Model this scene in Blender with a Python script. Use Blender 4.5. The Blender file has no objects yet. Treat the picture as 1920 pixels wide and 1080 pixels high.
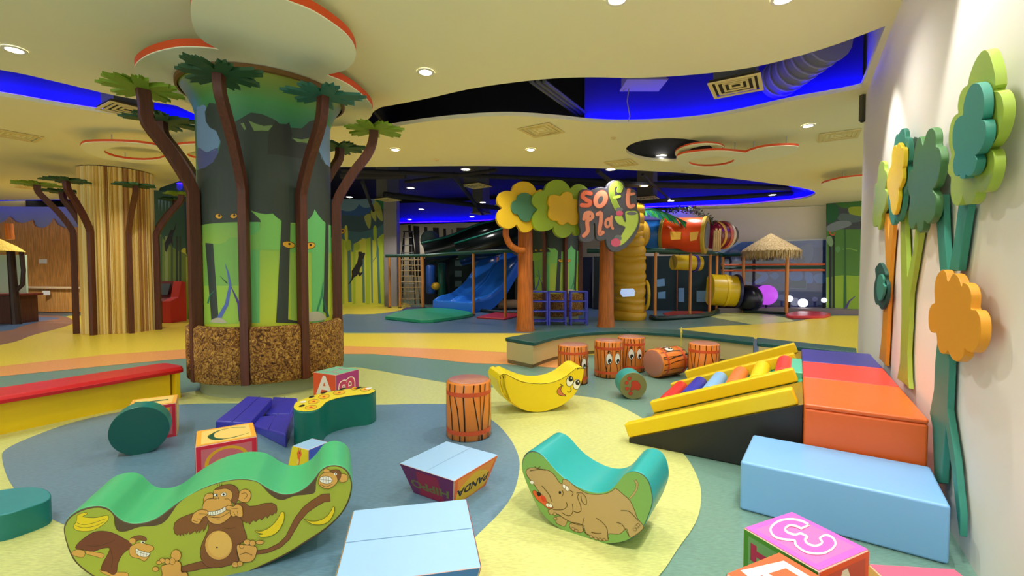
import bpy, bmesh, math, random
from mathutils import Vector, Matrix
from mathutils.geometry import tessellate_polygon
random.seed(7)
S = bpy.context.scene
# ---------------------------------------------------------------- camera, world, exposure
F = 853.0                      # focal length in pixels of the 1920 wide frame
TP = math.atan(30 / F)         # the camera looks down by this angle
HC = 1.45                      # camera height
cam = bpy.data.cameras.new('camera'); camo = bpy.data.objects.new('camera', cam); S.collection.objects.link(camo)
cam.sensor_width = 36; cam.lens = 36 * F / 1920; cam.clip_start = .05; cam.clip_end = 200
camo.location = (0, 0, HC); camo.rotation_euler = (math.pi / 2 - TP, 0, 0); S.camera = camo
w = bpy.data.worlds.new('world'); S.world = w; w.use_nodes = True
w.node_tree.nodes['Background'].inputs[0].default_value = (1, .98, .96, 1)
w.node_tree.nodes['Background'].inputs[1].default_value = .85
S.view_settings.view_transform = 'Standard'; S.view_settings.look = 'None'; S.view_settings.gamma = 1
S.view_settings.use_curve_mapping = False; S.view_settings.exposure = 0.92
CZ = 3.90                      # ceiling height
LAMP = 67.0
def spot(x, y, e=LAMP, z=CZ - .03, size=128, blend=.75, col=(1, .965, .91), tilt=(0, 0), r=.06):  # serves seen downlights and added brightening spots alike
    l = bpy.data.lights.new('downlight_or_fill', 'SPOT'); l.energy = e; l.spot_size = math.radians(size); l.spot_blend = blend
    l.shadow_soft_size = r; l.color = col
    o = bpy.data.objects.new('downlight_or_fill', l); S.collection.objects.link(o); o.location = (x, y, z)
    o.rotation_euler = (tilt[0], tilt[1], 0); return o

# ---------------------------------------------------------------- pixel -> place helpers
def ray(px, py):
    u, v = (px - 960) / F, (540 - py) / F
    return Vector((u, math.cos(TP) + v * math.sin(TP), -math.sin(TP) + v * math.cos(TP)))
CAM = Vector((0, 0, HC))
def fl(px, py, z=0.0):
    r = ray(px, py); return CAM + r * ((z - HC) / r.z)
def dep(px, py, Y):
    r = ray(px, py); return CAM + r * (Y / r.y)
def onp(p, P0, N):
    r = ray(*p); return CAM + r * ((P0 - CAM).dot(N) / r.dot(N))
def zat(py, X, Y):             # height of a point above (X, Y) seen at row py
    v = (540 - py) / F; r = Vector((0, math.cos(TP) + v * math.sin(TP), -math.sin(TP) + v * math.cos(TP)))
    return HC + r.z * Y / r.y
def C(ox, oy, s, pts): return [(ox + a * s, oy + b * s) for a, b in pts]
def cr(pts, closed=True, n=5):
    out = []; m = len(pts); rng = range(m if closed else m - 1)
    for i in rng:
        g = (lambda k: pts[k % m]) if closed else (lambda k: pts[max(0, min(m - 1, k))])
        p0, p1, p2, p3 = [Vector(g(i + k)) for k in (-1, 0, 1, 2)]
        for j in range(n):
            t = j / n
            out.append(.5 * ((2 * p1) + (p2 - p0) * t + (2 * p0 - 5 * p1 + 4 * p2 - p3) * t * t + (3 * p1 - p0 - 3 * p2 + p3) * t ** 3))
    if not closed: out.append(Vector(pts[-1]))
    return [tuple(q) for q in out]
def ell(cx, cy, rx, ry, a=0, n=20):
    a = math.radians(a); ca, sa = math.cos(a), math.sin(a)
    return [(cx + rx * math.cos(t) * ca - ry * math.sin(t) * sa, cy + rx * math.cos(t) * sa + ry * math.sin(t) * ca) for t in [2 * math.pi * i / n for i in range(n)]]

# ---------------------------------------------------------------- materials
def lin(c):
    f = lambda x: x / 12.92 if x <= .04045 else ((x + .055) / 1.055) ** 2.4
    return tuple(f(min(255, x) / 255) for x in c[:3]) + (1,)
MC = {}
def M(kind, r, g, b, rough=None):
    k = (kind, r, g, b, rough)
    if k in MC: return MC[k]
    m = bpy.data.materials.new('%s_%d_%d_%d' % (kind, r, g, b)); m.use_nodes = True; nt = m.node_tree
    p = nt.nodes['Principled BSDF']; p.inputs['Base Color'].default_value = lin((r, g, b))
    R = {'vinyl': .36, 'paint': .6, 'matt': .85, 'print': .5, 'wood': .5, 'metal': .35, 'gloss': .15, 'fabric': .9, 'floor': .33}.get(kind, .5)
    p.inputs['Roughness'].default_value = R if rough is None else rough
    if kind == 'metal': p.inputs['Metallic'].default_value = .9
    if kind in ('vinyl', 'floor', 'wood', 'matt', 'fabric', 'paint'):
        tc = nt.nodes.new('ShaderNodeTexCoord'); n = nt.nodes.new('ShaderNodeTexNoise'); bp = nt.nodes.new('ShaderNodeBump')
        mp = nt.nodes.new('ShaderNodeMapping')
        nt.links.new(tc.outputs['Object'], mp.inputs[0]); nt.links.new(mp.outputs[0], n.inputs['Vector'])
        nt.links.new(n.outputs['Fac'], bp.inputs['Height']); nt.links.new(bp.outputs[0], p.inputs['Normal'])
        n.inputs['Detail'].default_value = 4
        n.inputs['Scale'].default_value = {'vinyl': 9, 'floor': 60, 'wood': 20, 'matt': 30, 'fabric': 80, 'paint': 14}[kind]
        bp.inputs['Strength'].default_value = {'vinyl': .10, 'floor': .04, 'wood': .15, 'matt': .1, 'fabric': .3, 'paint': .03}[kind]
        bp.inputs['Distance'].default_value = .02
        if kind in ('floor', 'wood'):
            mx = nt.nodes.new('ShaderNodeMix'); mx.data_type = 'RGBA'; n2 = nt.nodes.new('ShaderNodeTexNoise'); rp = nt.nodes.new('ShaderNodeMapRange')
            mp2 = nt.nodes.new('ShaderNodeMapping'); nt.links.new(tc.outputs['Object'], mp2.inputs[0]); nt.links.new(mp2.outputs[0], n2.inputs['Vector'])
            mp2.inputs['Scale'].default_value = (1.0, 4.5, 1) if kind == 'floor' else (14, 14, .7)
            if kind == 'floor': mp2.inputs['Rotation'].default_value = (0, 0, .25)
            n2.inputs['Scale'].default_value = 26 if kind == 'floor' else 3; n2.inputs['Detail'].default_value = 5
            nt.links.new(n2.outputs['Fac'], rp.inputs['Value']); rp.inputs['From Min'].default_value = .35; rp.inputs['From Max'].default_value = .65
            nt.links.new(rp.outputs[0], mx.inputs[0])
            kk = .93 if kind == 'floor' else .80
            mx.inputs[6].default_value = lin((r * kk, g * kk, b * kk)); mx.inputs[7].default_value = lin((r * 1.03, g * 1.03, b * 1.03))
            nt.links.new(mx.outputs[2], p.inputs['Base Color'])
    MC[k] = m; return m
def EM(name, col, st, base=(.8, .8, .8)):
    if name in MC: return MC[name]
    m = bpy.data.materials.new(name); m.use_nodes = True; p = m.node_tree.nodes['Principled BSDF']
    p.inputs['Base Color'].default_value = tuple(base) + (1,); p.inputs['Emission Color'].default_value = tuple(col) + (1,); p.inputs['Emission Strength'].default_value = st
    MC[name] = m; return m
def GLASS():
    if 'glass' in MC: return MC['glass']
    m = bpy.data.materials.new('clear_glass'); m.use_nodes = True; nt = m.node_tree; nt.nodes.clear()
    o = nt.nodes.new('ShaderNodeOutputMaterial'); mx = nt.nodes.new('ShaderNodeMixShader'); t = nt.nodes.new('ShaderNodeBsdfTransparent'); g = nt.nodes.new('ShaderNodeBsdfGlossy')
    fr = nt.nodes.new('ShaderNodeFresnel'); g.inputs['Roughness'].default_value = .03
    t.inputs[0].default_value = (.93, .96, .96, 1)
    nt.links.new(fr.outputs[0], mx.inputs[0]); nt.links.new(t.outputs[0], mx.inputs[1]); nt.links.new(g.outputs[0], mx.inputs[2]); nt.links.new(mx.outputs[0], o.inputs[0])
    MC['glass'] = m; return m
def GRAD(name, stops, rough=.5, axis='Z', lo=0, hi=1):
    """a print whose colour runs along one axis of the object"""
    if name in MC: return MC[name]
    m = bpy.data.materials.new(name); m.use_nodes = True; nt = m.node_tree; p = nt.nodes['Principled BSDF']; p.inputs['Roughness'].default_value = rough
    tc = nt.nodes.new('ShaderNodeTexCoord'); sp = nt.nodes.new('ShaderNodeSeparateXYZ'); mr = nt.nodes.new('ShaderNodeMapRange'); cp = nt.nodes.new('ShaderNodeValToRGB')
    nt.links.new(tc.outputs['Object'], sp.inputs[0]); nt.links.new(sp.outputs[axis], mr.inputs['Value']); mr.inputs['From Min'].default_value = lo; mr.inputs['From Max'].default_value = hi
    nt.links.new(mr.outputs[0], cp.inputs[0]); nt.links.new(cp.outputs[0], p.inputs['Base Color'])
    e = cp.color_ramp.elements
    while len(e) < len(stops): e.new(.5)
    for i, (t, c) in enumerate(stops): e[i].position = t; e[i].color = lin(c)
    MC[name] = m; return m
def NOISE(name, stops, scale=20, rough=.8, bump=.4, stretch=(1, 1, 1), detail=6, dist=0.0):
    if name in MC: return MC[name]
    m = bpy.data.materials.new(name); m.use_nodes = True; nt = m.node_tree; p = nt.nodes['Principled BSDF']; p.inputs['Roughness'].default_value = rough
    tc = nt.nodes.new('ShaderNodeTexCoord'); mp = nt.nodes.new('ShaderNodeMapping'); n = nt.nodes.new('ShaderNodeTexNoise'); cp = nt.nodes.new('ShaderNodeValToRGB'); bp = nt.nodes.new('ShaderNodeBump')
    mp.inputs['Scale'].default_value = stretch; n.inputs['Scale'].default_value = scale; n.inputs['Detail'].default_value = detail; n.inputs['Distortion'].default_value = dist
    nt.links.new(tc.outputs['Object'], mp.inputs[0]); nt.links.new(mp.outputs[0], n.inputs['Vector']); nt.links.new(n.outputs['Fac'], cp.inputs[0]); nt.links.new(cp.outputs[0], p.inputs['Base Color'])
    nt.links.new(n.outputs['Fac'], bp.inputs['Height']); bp.inputs['Strength'].default_value = bump; bp.inputs['Distance'].default_value = .02; nt.links.new(bp.outputs[0], p.inputs['Normal'])
    e = cp.color_ramp.elements
    while len(e) < len(stops): e.new(.5)
    for i, (t, c) in enumerate(stops): e[i].position = t; e[i].color = lin(c)
    MC[name] = m; return m

# ---------------------------------------------------------------- mesh building
ORG = {}
class MB:
    def __init__(s): s.v = []; s.f = []; s.m = []; s.mats = []; s.solid = True
    def mi(s, mat):
        if mat not in s.mats: s.mats.append(mat)
        return s.mats.index(mat)
    def add(s, vs, fs, mat):
        b = len(s.v); s.v += [tuple(v) for v in vs]; k = s.mi(mat)
        for f in fs: s.f.append([b + i for i in f]); s.m.append(k)
    def ngon(s, pts, mat): s.add(pts, [list(range(len(pts)))], mat)
    def box(s, x0, x1, y0, y1, z0, z1, mat, T=None):
        vs = [Vector((x, y, z)) for z in (z0, z1) for x, y in ((x0, y0), (x1, y0), (x1, y1), (x0, y1))]
        if T: vs = [T @ v for v in vs]
        s.add(vs, [(3, 2, 1, 0), (4, 5, 6, 7), (0, 1, 5, 4), (1, 2, 6, 5), (2, 3, 7, 6), (3, 0, 4, 7)], mat)
    def prism(s, pts, vec, side, front=None, back=None):
        n = len(pts); pts = [Vector(p) for p in pts]; vec = Vector(vec); b = [p + vec for p in pts]
        s.add(pts + b, [(i, (i + 1) % n, n + (i + 1) % n, n + i) for i in range(n)], side)
        k0 = len(s.v) - 2 * n
        s.f.append([k0 + i for i in range(n)][::-1]); s.m.append(s.mi(front or side))
        s.f.append([k0 + n + i for i in range(n)]); s.m.append(s.mi(back or side))
    def loft(s, rings, mat, closed=True, cap=True):
        n = len(rings[0]); vs = [p for r in rings for p in r]; fs = []
        for i in range(len(rings) - 1):
            for j in range(n if closed else n - 1):
                a, b = i * n + j, i * n + (j + 1) % n; fs.append((a, b, b + n, a + n))
        if cap: fs += [tuple(range(n))[::-1], tuple(range((len(rings) - 1) * n, len(rings) * n))]
        s.add(vs, fs, mat)
    def tube(s, path, r, mat, n=8, cap=True, sec=None):
        path = [Vector(p) for p in path]; rr = r if isinstance(r, (list, tuple)) else [r] * len(path); rings = []; up = None
        for i, p in enumerate(path):
            d = (path[min(i + 1, len(path) - 1)] - path[max(i - 1, 0)]).normalized()
            if up is None: up = Vector((0, 0, 1)) if abs(d.z) < .9 else Vector((1, 0, 0))
            a = d.cross(up).normalized(); b = a.cross(d).normalized(); up = b
            rings.append([p + a * math.cos(2 * math.pi * k / n) * rr[i] + b * math.sin(2 * math.pi * k / n) * rr[i] for k in range(n)])
        s.loft(rings, mat, True, cap)
    def cyl(s, p0, p1, r, mat, n=24, r1=None): s.tube([p0, p1], [r, r if r1 is None else r1], mat, n)
    def rectsweep(s, path, side, w, t, mat):
        """path swept with a rectangle: w along the fixed direction side, t across it"""
        side = Vector(side).normalized(); path = [Vector(p) for p in path]; rings = []
        for i, p in enumerate(path):
            d = (path[min(i + 1, len(path) - 1)] - path[max(i - 1, 0)]).normalized(); q = d.cross(side).normalized()
            rings.append([p + side * w / 2 + q * t / 2, p - side * w / 2 + q * t / 2, p - side * w / 2 - q * t / 2, p + side * w / 2 - q * t / 2])
        s.loft(rings, mat)
    def lathe(s, c, prof, mat, n=32, cap=False, a0=0, a1=2 * math.pi):
        full = abs(a1 - a0 - 2 * math.pi) < 1e-6; k = n if full else n + 1; c = Vector(c)
        rings = [[c + Vector((r * math.cos(a0 + (a1 - a0) * j / n), r * math.sin(a0 + (a1 - a0) * j / n), z)) for j in range(k)] for r, z in prof]
        s.loft(rings, mat, full, cap)
    def sphere(s, c, r, mat, n=20, sq=(1, 1, 1)):
        c = Vector(c); rings = []
        for i in range(1, n // 2):
            t = math.pi * i / (n // 2)
            rings.append([c + Vector((r * sq[0] * math.sin(t) * math.cos(2 * math.pi * j / n), r * sq[1] * math.sin(t) * math.sin(2 * math.pi * j / n), r * sq[2] * math.cos(t))) for j in range(n)])
        s.loft(rings, mat)
    def build(s, name, parent=None, smooth=35, bevel=0, origin=None, seg=2, label=None, recalc=True):
        if origin is None:
            if parent is not None: origin = ORG[parent.name]
            else:
                xs = [v[0] for v in s.v]; ys = [v[1] for v in s.v]; zs = [v[2] for v in s.v]
                origin = Vector(((min(xs) + max(xs)) / 2, (min(ys) + max(ys)) / 2, min(zs)))
        origin = Vector(origin)
        me = bpy.data.meshes.new(name); me.from_pydata([tuple(Vector(v) - origin) for v in s.v], [], s.f)
        for m in s.mats: me.materials.append(m)
        me.polygons.foreach_set('material_index', s.m)
        me.update()
        if recalc:
            bm = bmesh.new(); bm.from_mesh(me); bmesh.ops.recalc_face_normals(bm, faces=bm.faces); bm.to_mesh(me); bm.free()
        if smooth:
            me.polygons.foreach_set('use_smooth', [True] * len(me.polygons)); me.set_sharp_from_angle(angle=math.radians(smooth))
        o = bpy.data.objects.new(name, me); S.collection.objects.link(o)
        if bevel:
            bv = o.modifiers.new('bevel', 'BEVEL'); bv.width = bevel; bv.segments = seg; bv.limit_method = 'ANGLE'; bv.angle_limit = math.radians(38); bv.harden_normals = True
        if parent is not None: o.parent = parent; ORG[o.name] = ORG[parent.name]
        else: o.location = origin; ORG[o.name] = origin
        if label: o['label'] = label
        return o
def tag(o, label=None, cat=None, group=None, kind=None):
    if label: o['label'] = label
    if cat: o['category'] = cat
    if group: o['group'] = group
    if kind: o['kind'] = kind
    return o
def thing(name, label, cat, loc=(0, 0, 0), group=None):
    o = bpy.data.objects.new(name, None); S.collection.objects.link(o); o.location = loc; o.empty_display_size = .1
    ORG[o.name] = Vector(loc); return tag(o, label, cat, group)
def struct(o): o['kind'] = 'structure'; return o
def dup(root, loc, label=None, rot=None):
    r = root.copy(); S.collection.objects.link(r); r.location = loc
    if rot is not None: r.rotation_euler = rot
    if label: r['label'] = label
    for ch in list(root.children):
        c = ch.copy(); S.collection.objects.link(c); c.parent = r
        for g in ch.children:
            d = g.copy(); S.collection.objects.link(d); d.parent = c
    return r

# ---------------------------------------------------------------- flat artwork printed on surfaces
def tris2(pts):
    t = tessellate_polygon([[Vector((p[0], p[1], 0)) for p in pts]]); return t
class Art:
    """filled shapes and strokes laid on a surface through mapf((u, v), lift)"""
    def __init__(s, mb, mapf, eps=.00006, wrap=None, pre=None): s.mb = mb; s.f = mapf; s.e = eps; s.k = 1; s.w = wrap; s.pre = pre
    def poly(s, pts, mat, tri=None):
        pts = [(p[0], p[1]) for p in pts]
        if s.pre: pts = [s.pre(p) for p in pts]
        s.k += 1; off = s.k * s.e; tri = tri or tris2(pts)
        if not s.w: s.mb.add([s.f(p, off) for p in pts], tri, mat); return
        for t in tri:                       # cut every triangle in strips so it follows the curve
            T = [pts[i] for i in t]; lo = math.floor(min(p[0] for p in T) / s.w); hi = math.floor(max(p[0] for p in T) / s.w)
            for k in range(lo, hi + 1):
                q = clip(clip(T, k * s.w, 1), (k + 1) * s.w, -1)
                if len(q) > 2: s.mb.add([s.f(p, off) for p in q], [list(range(len(q)))], mat)
    def sm(s, pts, mat, n=4): s.poly(cr(pts, True, n), mat)
    def ell(s, cx, cy, rx, ry, mat, a=0, n=20): s.poly(ell(cx, cy, rx, ry, a, n), mat)
    def stroke(s, pts, w, mat, closed=False, smooth=0):
        if smooth: pts = cr(pts, closed, smooth)
        m = len(pts); ws = w if isinstance(w, (list, tuple)) else [w] * m
        if isinstance(w, (list, tuple)) and len(w) != m: ws = [w[0] + (w[-1] - w[0]) * i / (m - 1) if len(w) == 2 else w[min(len(w) - 1, int(i * len(w) / m))] for i in range(m)]
        L, R = [], []
        for i in range(m):
            a = Vector(pts[(i - 1) % m] if closed or i else pts[0]); b = Vector(pts[(i + 1) % m] if closed or i < m - 1 else pts[-1])
            d = b - a; l = math.hypot(d[0], d[1]) or 1e-9; nx, ny = -d[1] / l, d[0] / l; p = pts[i]
            L.append((p[0] + nx * ws[i] / 2, p[1] + ny * ws[i] / 2)); R.append((p[0] - nx * ws[i] / 2, p[1] - ny * ws[i] / 2))
        allp = L + R; fs = []
        for i in range(m if closed else m - 1):
            j = (i + 1) % m; fs += [(i, j, m + j), (i, m + j, m + i)]
        s.poly(allp, mat, fs)
    def outline(s, pts, w, mat, n=4): s.stroke(cr(pts, True, n), w, mat, True)
    def shape(s, pts, mat, line=None, w=1, n=4): s.sm(pts, mat, n); line and s.outline(pts, w, line, n)
    def text(s, body, size, cx, cy, mat, off=0.0, sx=1, rot=0, shear=0):
        vs, fs = text_mesh(body, size, off); a = math.radians(rot); ca, sa = math.cos(a), math.sin(a)
        P = [(cx + (x * sx) * ca - y * sa, cy + (x * sx) * sa + y * ca) for x, y in vs]; tr = []
        for f in fs:
            for i in range(1, len(f) - 1): tr.append((f[0], f[i], f[i + 1]))
        s.poly(P, mat, tr)
def clip(T, c, sg):
    out = []
    for i in range(len(T)):
        a, b = T[i], T[(i + 1) % len(T)]; da, db = sg * (a[0] - c), sg * (b[0] - c)
        if da >= 0: out.append(a)
        if (da > 0 and db < 0) or (da < 0 and db > 0):
            t = da / (da - db); out.append((a[0] + (b[0] - a[0]) * t, a[1] + (b[1] - a[1]) * t))
    return out
def text_mesh(body, size, off):
    c = bpy.data.curves.new('t', 'FONT'); c.body = body; c.size = size; c.offset = off; c.align_x = 'CENTER'; c.align_y = 'CENTER'; c.resolution_u = 3
    o = bpy.data.objects.new('t', c); S.collection.objects.link(o); bpy.context.view_layer.update()
    me = bpy.data.meshes.new_from_object(o); vs = [(v.co.x, v.co.y) for v in me.vertices]; fs = [tuple(p.vertices) for p in me.polygons]
    bpy.data.objects.remove(o); bpy.data.curves.remove(c); bpy.data.meshes.remove(me); return vs, fs
def plane_px(P0, N): return lambda p, off: onp(p, P0 + N * off, N)

# ---------------------------------------------------------------- wall line
WD = Vector((.627, 1, 0)).normalized(); WN = Vector((-WD.y, WD.x, 0)); W0 = Vector((.89, 0, 0))   # wall direction, normal into the room
def wl(t, d=0, z=0): return W0 + WD * t + WN * d + Vector((0, 0, z))
T_END = 6.5 / WD.y

CEILC = M('paint', 253, 247, 206); CREAM = M('paint', 252, 249, 218)
ORANGE_EDGE = M('paint', 230, 84, 20); DARK = M('matt', 12, 12, 16)
# ---------------------------------------------------------------- floor
def floor():
    mb = MB(); green = M('floor', 116, 154, 140); blue = M('floor', 104, 140, 164); far = M('floor', 92, 120, 154)
    lime = M('floor', 212, 217, 136); yel = M('floor', 250, 222, 76); ora = M('floor', 248, 172, 100); brown = M('floor', 164, 118, 96); grn2 = M('floor', 98, 128, 120)
    mb.add([(-26, -4, 0), (18, -4, 0), (18, 26, 0), (-26, 26, 0)], [(0, 1, 2, 3)], green)
    z = [0]
    def patch(px, mat, extra_first=(), extra_last=(), n=4, closed=False):
        z[0] += .0006
        pts = [tuple(fl(*p, 0)) for p in (cr(px, closed, n) if n else px)]
        pts = [(a, b) for a, b, _ in pts]; pts = list(extra_first) + pts + list(extra_last)
        mb.add([(p[0], p[1], z[0]) for p in pts], tris2(pts), mat)
    # far blue field
    patch([(-300, 640), (100, 600), (350, 598), (650, 588), (700, 588), (745, 582), (800, 578), (1000, 575), (1300, 575), (1600, 575), (1700, 600)], far, n=0, extra_last=[(14, 7.4), (5.3, 7.6), (0, 10.8), (-6, 11), (-12, 11)])
    # grey green of the soft play forecourt
    patch([(985, 620), (1060, 600), (1150, 590), (1330, 585), (1420, 585), (1560, 588), (1600, 600), (1600, 640), (1200, 632), (1000, 632)], grn2, n=0)
    # bright yellow band on the left and the middle
    patch([(-200, 655), (0, 645), (150, 585), (350, 580), (560, 575), (640, 568), (745, 566), (770, 575), (745, 583), (700, 589), (650, 589)], yel, n=3,
          extra_last=[tuple(fl(600, 600)[:2]), tuple(fl(560, 618)[:2])] + [tuple(fl(a, b)[:2]) for a, b in ((650, 625), (850, 625), (1000, 625), (1100, 627), (1200, 640), (1200, 668), (1000, 664), (850, 655), (650, 649), (350, 655), (200, 665), (0, 687), (-300, 725))])
    # orange band, then the blue-grey band under it
    patch([(-300, 725), (0, 687), (200, 665), (350, 655), (650, 649), (850, 655), (945, 661), (1100, 668), (1100, 694), (945, 683), (880, 681), (800, 672), (700, 664), (650, 664), (350, 672), (240, 682), (0, 706), (-300, 744)], ora, n=0)
    # brown and blue play ground on the far left
    patch([(-200, 672), (0, 647), (60, 629), (120, 613), (138, 605), (134, 598), (110, 592), (50, 588), (-200, 586)], brown, n=4)
    patch([(-200, 640), (0, 622), (40, 612), (80, 602), (112, 597), (60, 594), (-200, 592)], far, n=4)
    # right side: yellow tongue and lime field
    patch([(1270, 617), (1330, 612), (1410, 609), (1490, 603), (1530, 596), (1565, 592), (1700, 592), (1800, 640), (1800, 665), (1600, 665), (1450, 640), (1360, 628)], yel, n=0)
    patch([(1330, 594), (1360, 587), (1400, 585), (1440, 590), (1470, 595), (1490, 602), (1450, 606), (1411, 609)], lime, n=0)
    # lime ring
    patch([(-300, 930), (-200, 860), (0, 806), (150, 770), (345, 737), (450, 722), (560, 712), (650, 690), (700, 694), (745, 702), (840, 719), (920, 727), (1000, 733), (1085, 743), (1130, 750), (1170, 766), (1230, 802), (1280, 850), (1305, 890), (1315, 930), (1305, 980), (1270, 1032), (1235, 1082), (1160, 1150), (900, 1320), (300, 1330), (-300, 1200)], lime, n=4, closed=True)
    # blue-grey disc
    patch([(4, 862), (12, 843), (60, 820), (130, 795), (210, 776), (300, 763), (370, 758), (480, 757), (600, 758), (700, 760), (800, 758), (860, 762), (915, 784), (950, 815), (970, 850), (974, 880), (963, 925), (938, 962), (900, 1000), (840, 1060), (700, 1200), (450, 1200), (250, 1120), (160, 1010), (95, 974), (50, 942), (18, 905)], blue, n=4, closed=True)
    struct(mb.build('floor', smooth=0, origin=(0, 0, 0), recalc=False))
floor()

# ---------------------------------------------------------------- ceiling with its wavy openings
def cpt(p, z=CZ): q = fl(p[0], p[1], z); return (q.x, q.y)
HOLE_L = cr([(-220, 100), (0, 131), (100, 152), (220, 180), (330, 198)], False, 4) + [(372, 217), (430, 232), (480, 250)] + cr([(470, 262), (370, 236), (270, 221), (200, 212), (100, 197), (0, 180), (-220, 150)], False, 4)
HOLE_M = [(682, 244), (688, 222), (703, 207)] + cr([(715, 201), (800, 185), (880, 167), (960, 155), (1040, 147), (1110, 145), (1200, 146), (1300, 140), (1400, 128), (1480, 110), (1560, 86), (1610, 68)], False, 4) + [(1660, 49), (1614, 164)] + cr([(1605, 167), (1560, 176), (1480, 190), (1400, 208), (1320, 222), (1240, 229), (1170, 231), (1110, 229), (1040, 222), (960, 217), (880, 220), (800, 228), (735, 238)], False, 4)
HOLE_E = ell(1255, 281, 82, 22, 0, 30)
FAR_EDGE = cr([(1300, 389), (1380, 386), (1440, 381), (1500, 374), (1526, 366), (1526, 359), (1500, 352), (1460, 346), (1400, 338), (1300, 326), (1200, 320), (1100, 315), (900, 311), (700, 313), (630, 313), (520, 316), (400, 322)], False, 3) + [(340, 338), (300, 352), (292, 372), (150, 374), (0, 375), (-500, 385)]
def ceiling():
    outer = [(-25, -3.5), (W0.x - 3.5 * .627, -3.5), (W0.x + 6.5 * .627, 6.5), (17, 6.5), (17, 18.8), (7.2, 18.8)] + [cpt(p) for p in FAR_EDGE] + [(-25, 15.2)]
    holes = [[cpt(p) for p in h] for h in (HOLE_L, HOLE_M, HOLE_E)]
    # keep the middle opening on the room side of the wall
    for h in holes:
        for i, p in enumerate(h):
            lim = W0.x + .627 * p[1] - .005
            if p[1] < 6.5 and p[0] > lim: h[i] = (lim, p[1])
    loops = [outer] + holes; flat = [p for l in loops for p in l]
    tri = tessellate_polygon([[Vector((a, b, 0)) for a, b in l] for l in loops])
    mb = MB(); mb.add([(a, b, CZ) for a, b in flat], tri, CEILC); mb.add([(a, b, CZ + .06) for a, b in flat], tri, M('matt', 60, 60, 60))
    for l in loops:
        n = len(l); mb.add([(a, b, CZ) for a, b in l] + [(a, b, CZ + .06) for a, b in l], [(i, (i + 1) % n, n + (i + 1) % n, n + i) for i in range(n)], CEILC)
    struct(mb.build('ceiling', smooth=0, origin=(0, 0, CZ), recalc=False)); return holes
HOLES = ceiling()
BLUE_LED = EM('blue_led_strip', (.004, 0.0, 1.0), 34)
RISER_LIT = M('paint', 46, 40, 168)  # the blue of the LED light is put into this wall colour
def cove(name, pts, top=5.0, back=.28, led=True, zb=CZ + .06, ledname='led_strip_light', lr=.014, label='blue LED strip hidden above the ceiling edge'):
    """a wall that rises behind the far edge of an opening, with its LED strip lying on the ceiling edge"""
    pts = [Vector((a, b, 0)) for a, b in pts]; mb = MB(); q = []
    for i, p in enumerate(pts):
        d = (pts[min(i + 1, len(pts) - 1)] - pts[max(i - 1, 0)]).normalized(); n = Vector((-d.y, d.x, 0))
        if n.dot(p) < 0: n = -n
        q.append((p + n * back, p + n * (back * .55)))
    k = len(q); vs = [a + Vector((0, 0, zb)) for a, _ in q] + [a + Vector((0, 0, top)) for a, _ in q]
    mb.add(vs, [(i, i + 1, k + i + 1, k + i) for i in range(k - 1)], RISER_LIT); struct(mb.build(name, smooth=50, recalc=False))
    if led:
        m2 = MB(); m2.tube([b + Vector((0, 0, zb + .03)) for _, b in q], lr, BLUE_LED, 6); tag(m2.build(ledname), label, 'light strip', 'blue cove light strips')
cove('wall_cove_left', [cpt(p) for p in cr([(-400, 120), (-220, 150), (0, 180), (100, 197), (200, 212), (270, 221), (370, 236), (470, 262)], False, 4)], label='blue LED strip glowing in the ceiling trough left of the mural column')
cove('wall_cove_right', [cpt(p) for p in cr([(1105, 228.7), (1170, 231), (1240, 229), (1320, 222), (1400, 208), (1480, 190), (1560, 176), (1612, 165)], False, 4)], label='blue LED strip glowing in the wide ceiling trough near the white wall')
# dark void over everything
mb = MB(); mb.box(-25, 17, .5, 30, 5.2, 5.3, DARK); struct(mb.build('ceiling_void'))
mb = MB(); mb.box(-2.2, -2.15 + .0, 6.9, 9, CZ + .07, 5.19, DARK); struct(mb.build('wall_void_middle'))
mb = MB(); a = cpt((660, 262)); b = cpt((1100, 250)); mb.add([(a[0], a[1] + .4, CZ + .07), (b[0], b[1], CZ + .07), (b[0], b[1], 5.2), (a[0], a[1] + .4, 5.2)], [(0, 1, 2, 3)], DARK); struct(mb.build('wall_void_back'))
# small dark pocket over the oval opening
mb = MB(); c = Vector((*cpt((1255, 281)), 0)); mb.lathe(c, [(1.05, CZ + .065), (1.05, CZ + .6), (.02, CZ + .6)], DARK, 24); struct(mb.build('ceiling_pocket'))

# ---------------------------------------------------------------- right wall
mb = MB(); q = [wl(-3.5), wl(T_END), wl(T_END, -.35), wl(-3.5, -.35)]
mb.prism([p + Vector((0, 0, 0)) for p in q], (0, 0, 5.1), M('paint', 250, 244, 236)); struct(mb.build('wall_right', smooth=0))
# ================================================================= lamps of the ceiling
EML = EM('downlight_lens', (1, .97, .9), 14)
def downlight(px, py, label, z=CZ, r=.075, e=None, x=None, y=None, group='recessed ceiling downlights'):
    q = fl(px, py, z) if px is not None else Vector((x, y, z)); t = thing('downlight', label, 'ceiling light', (q.x, q.y, z - .02), group)
    mb = MB(); mb.lathe((q.x, q.y, z), [(r + .03, -.002), (r + .028, -.014), (r, -.016), (r - .004, -.004)], M('paint', 240, 236, 220), 28); mb.build('trim_ring', t, origin=(q.x, q.y, z - .02))
    m2 = MB(); m2.lathe((q.x, q.y, z), [(r, -.006), (.002, -.008)], EML, 28); m2.build('lens', t, recalc=False); return q
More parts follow.
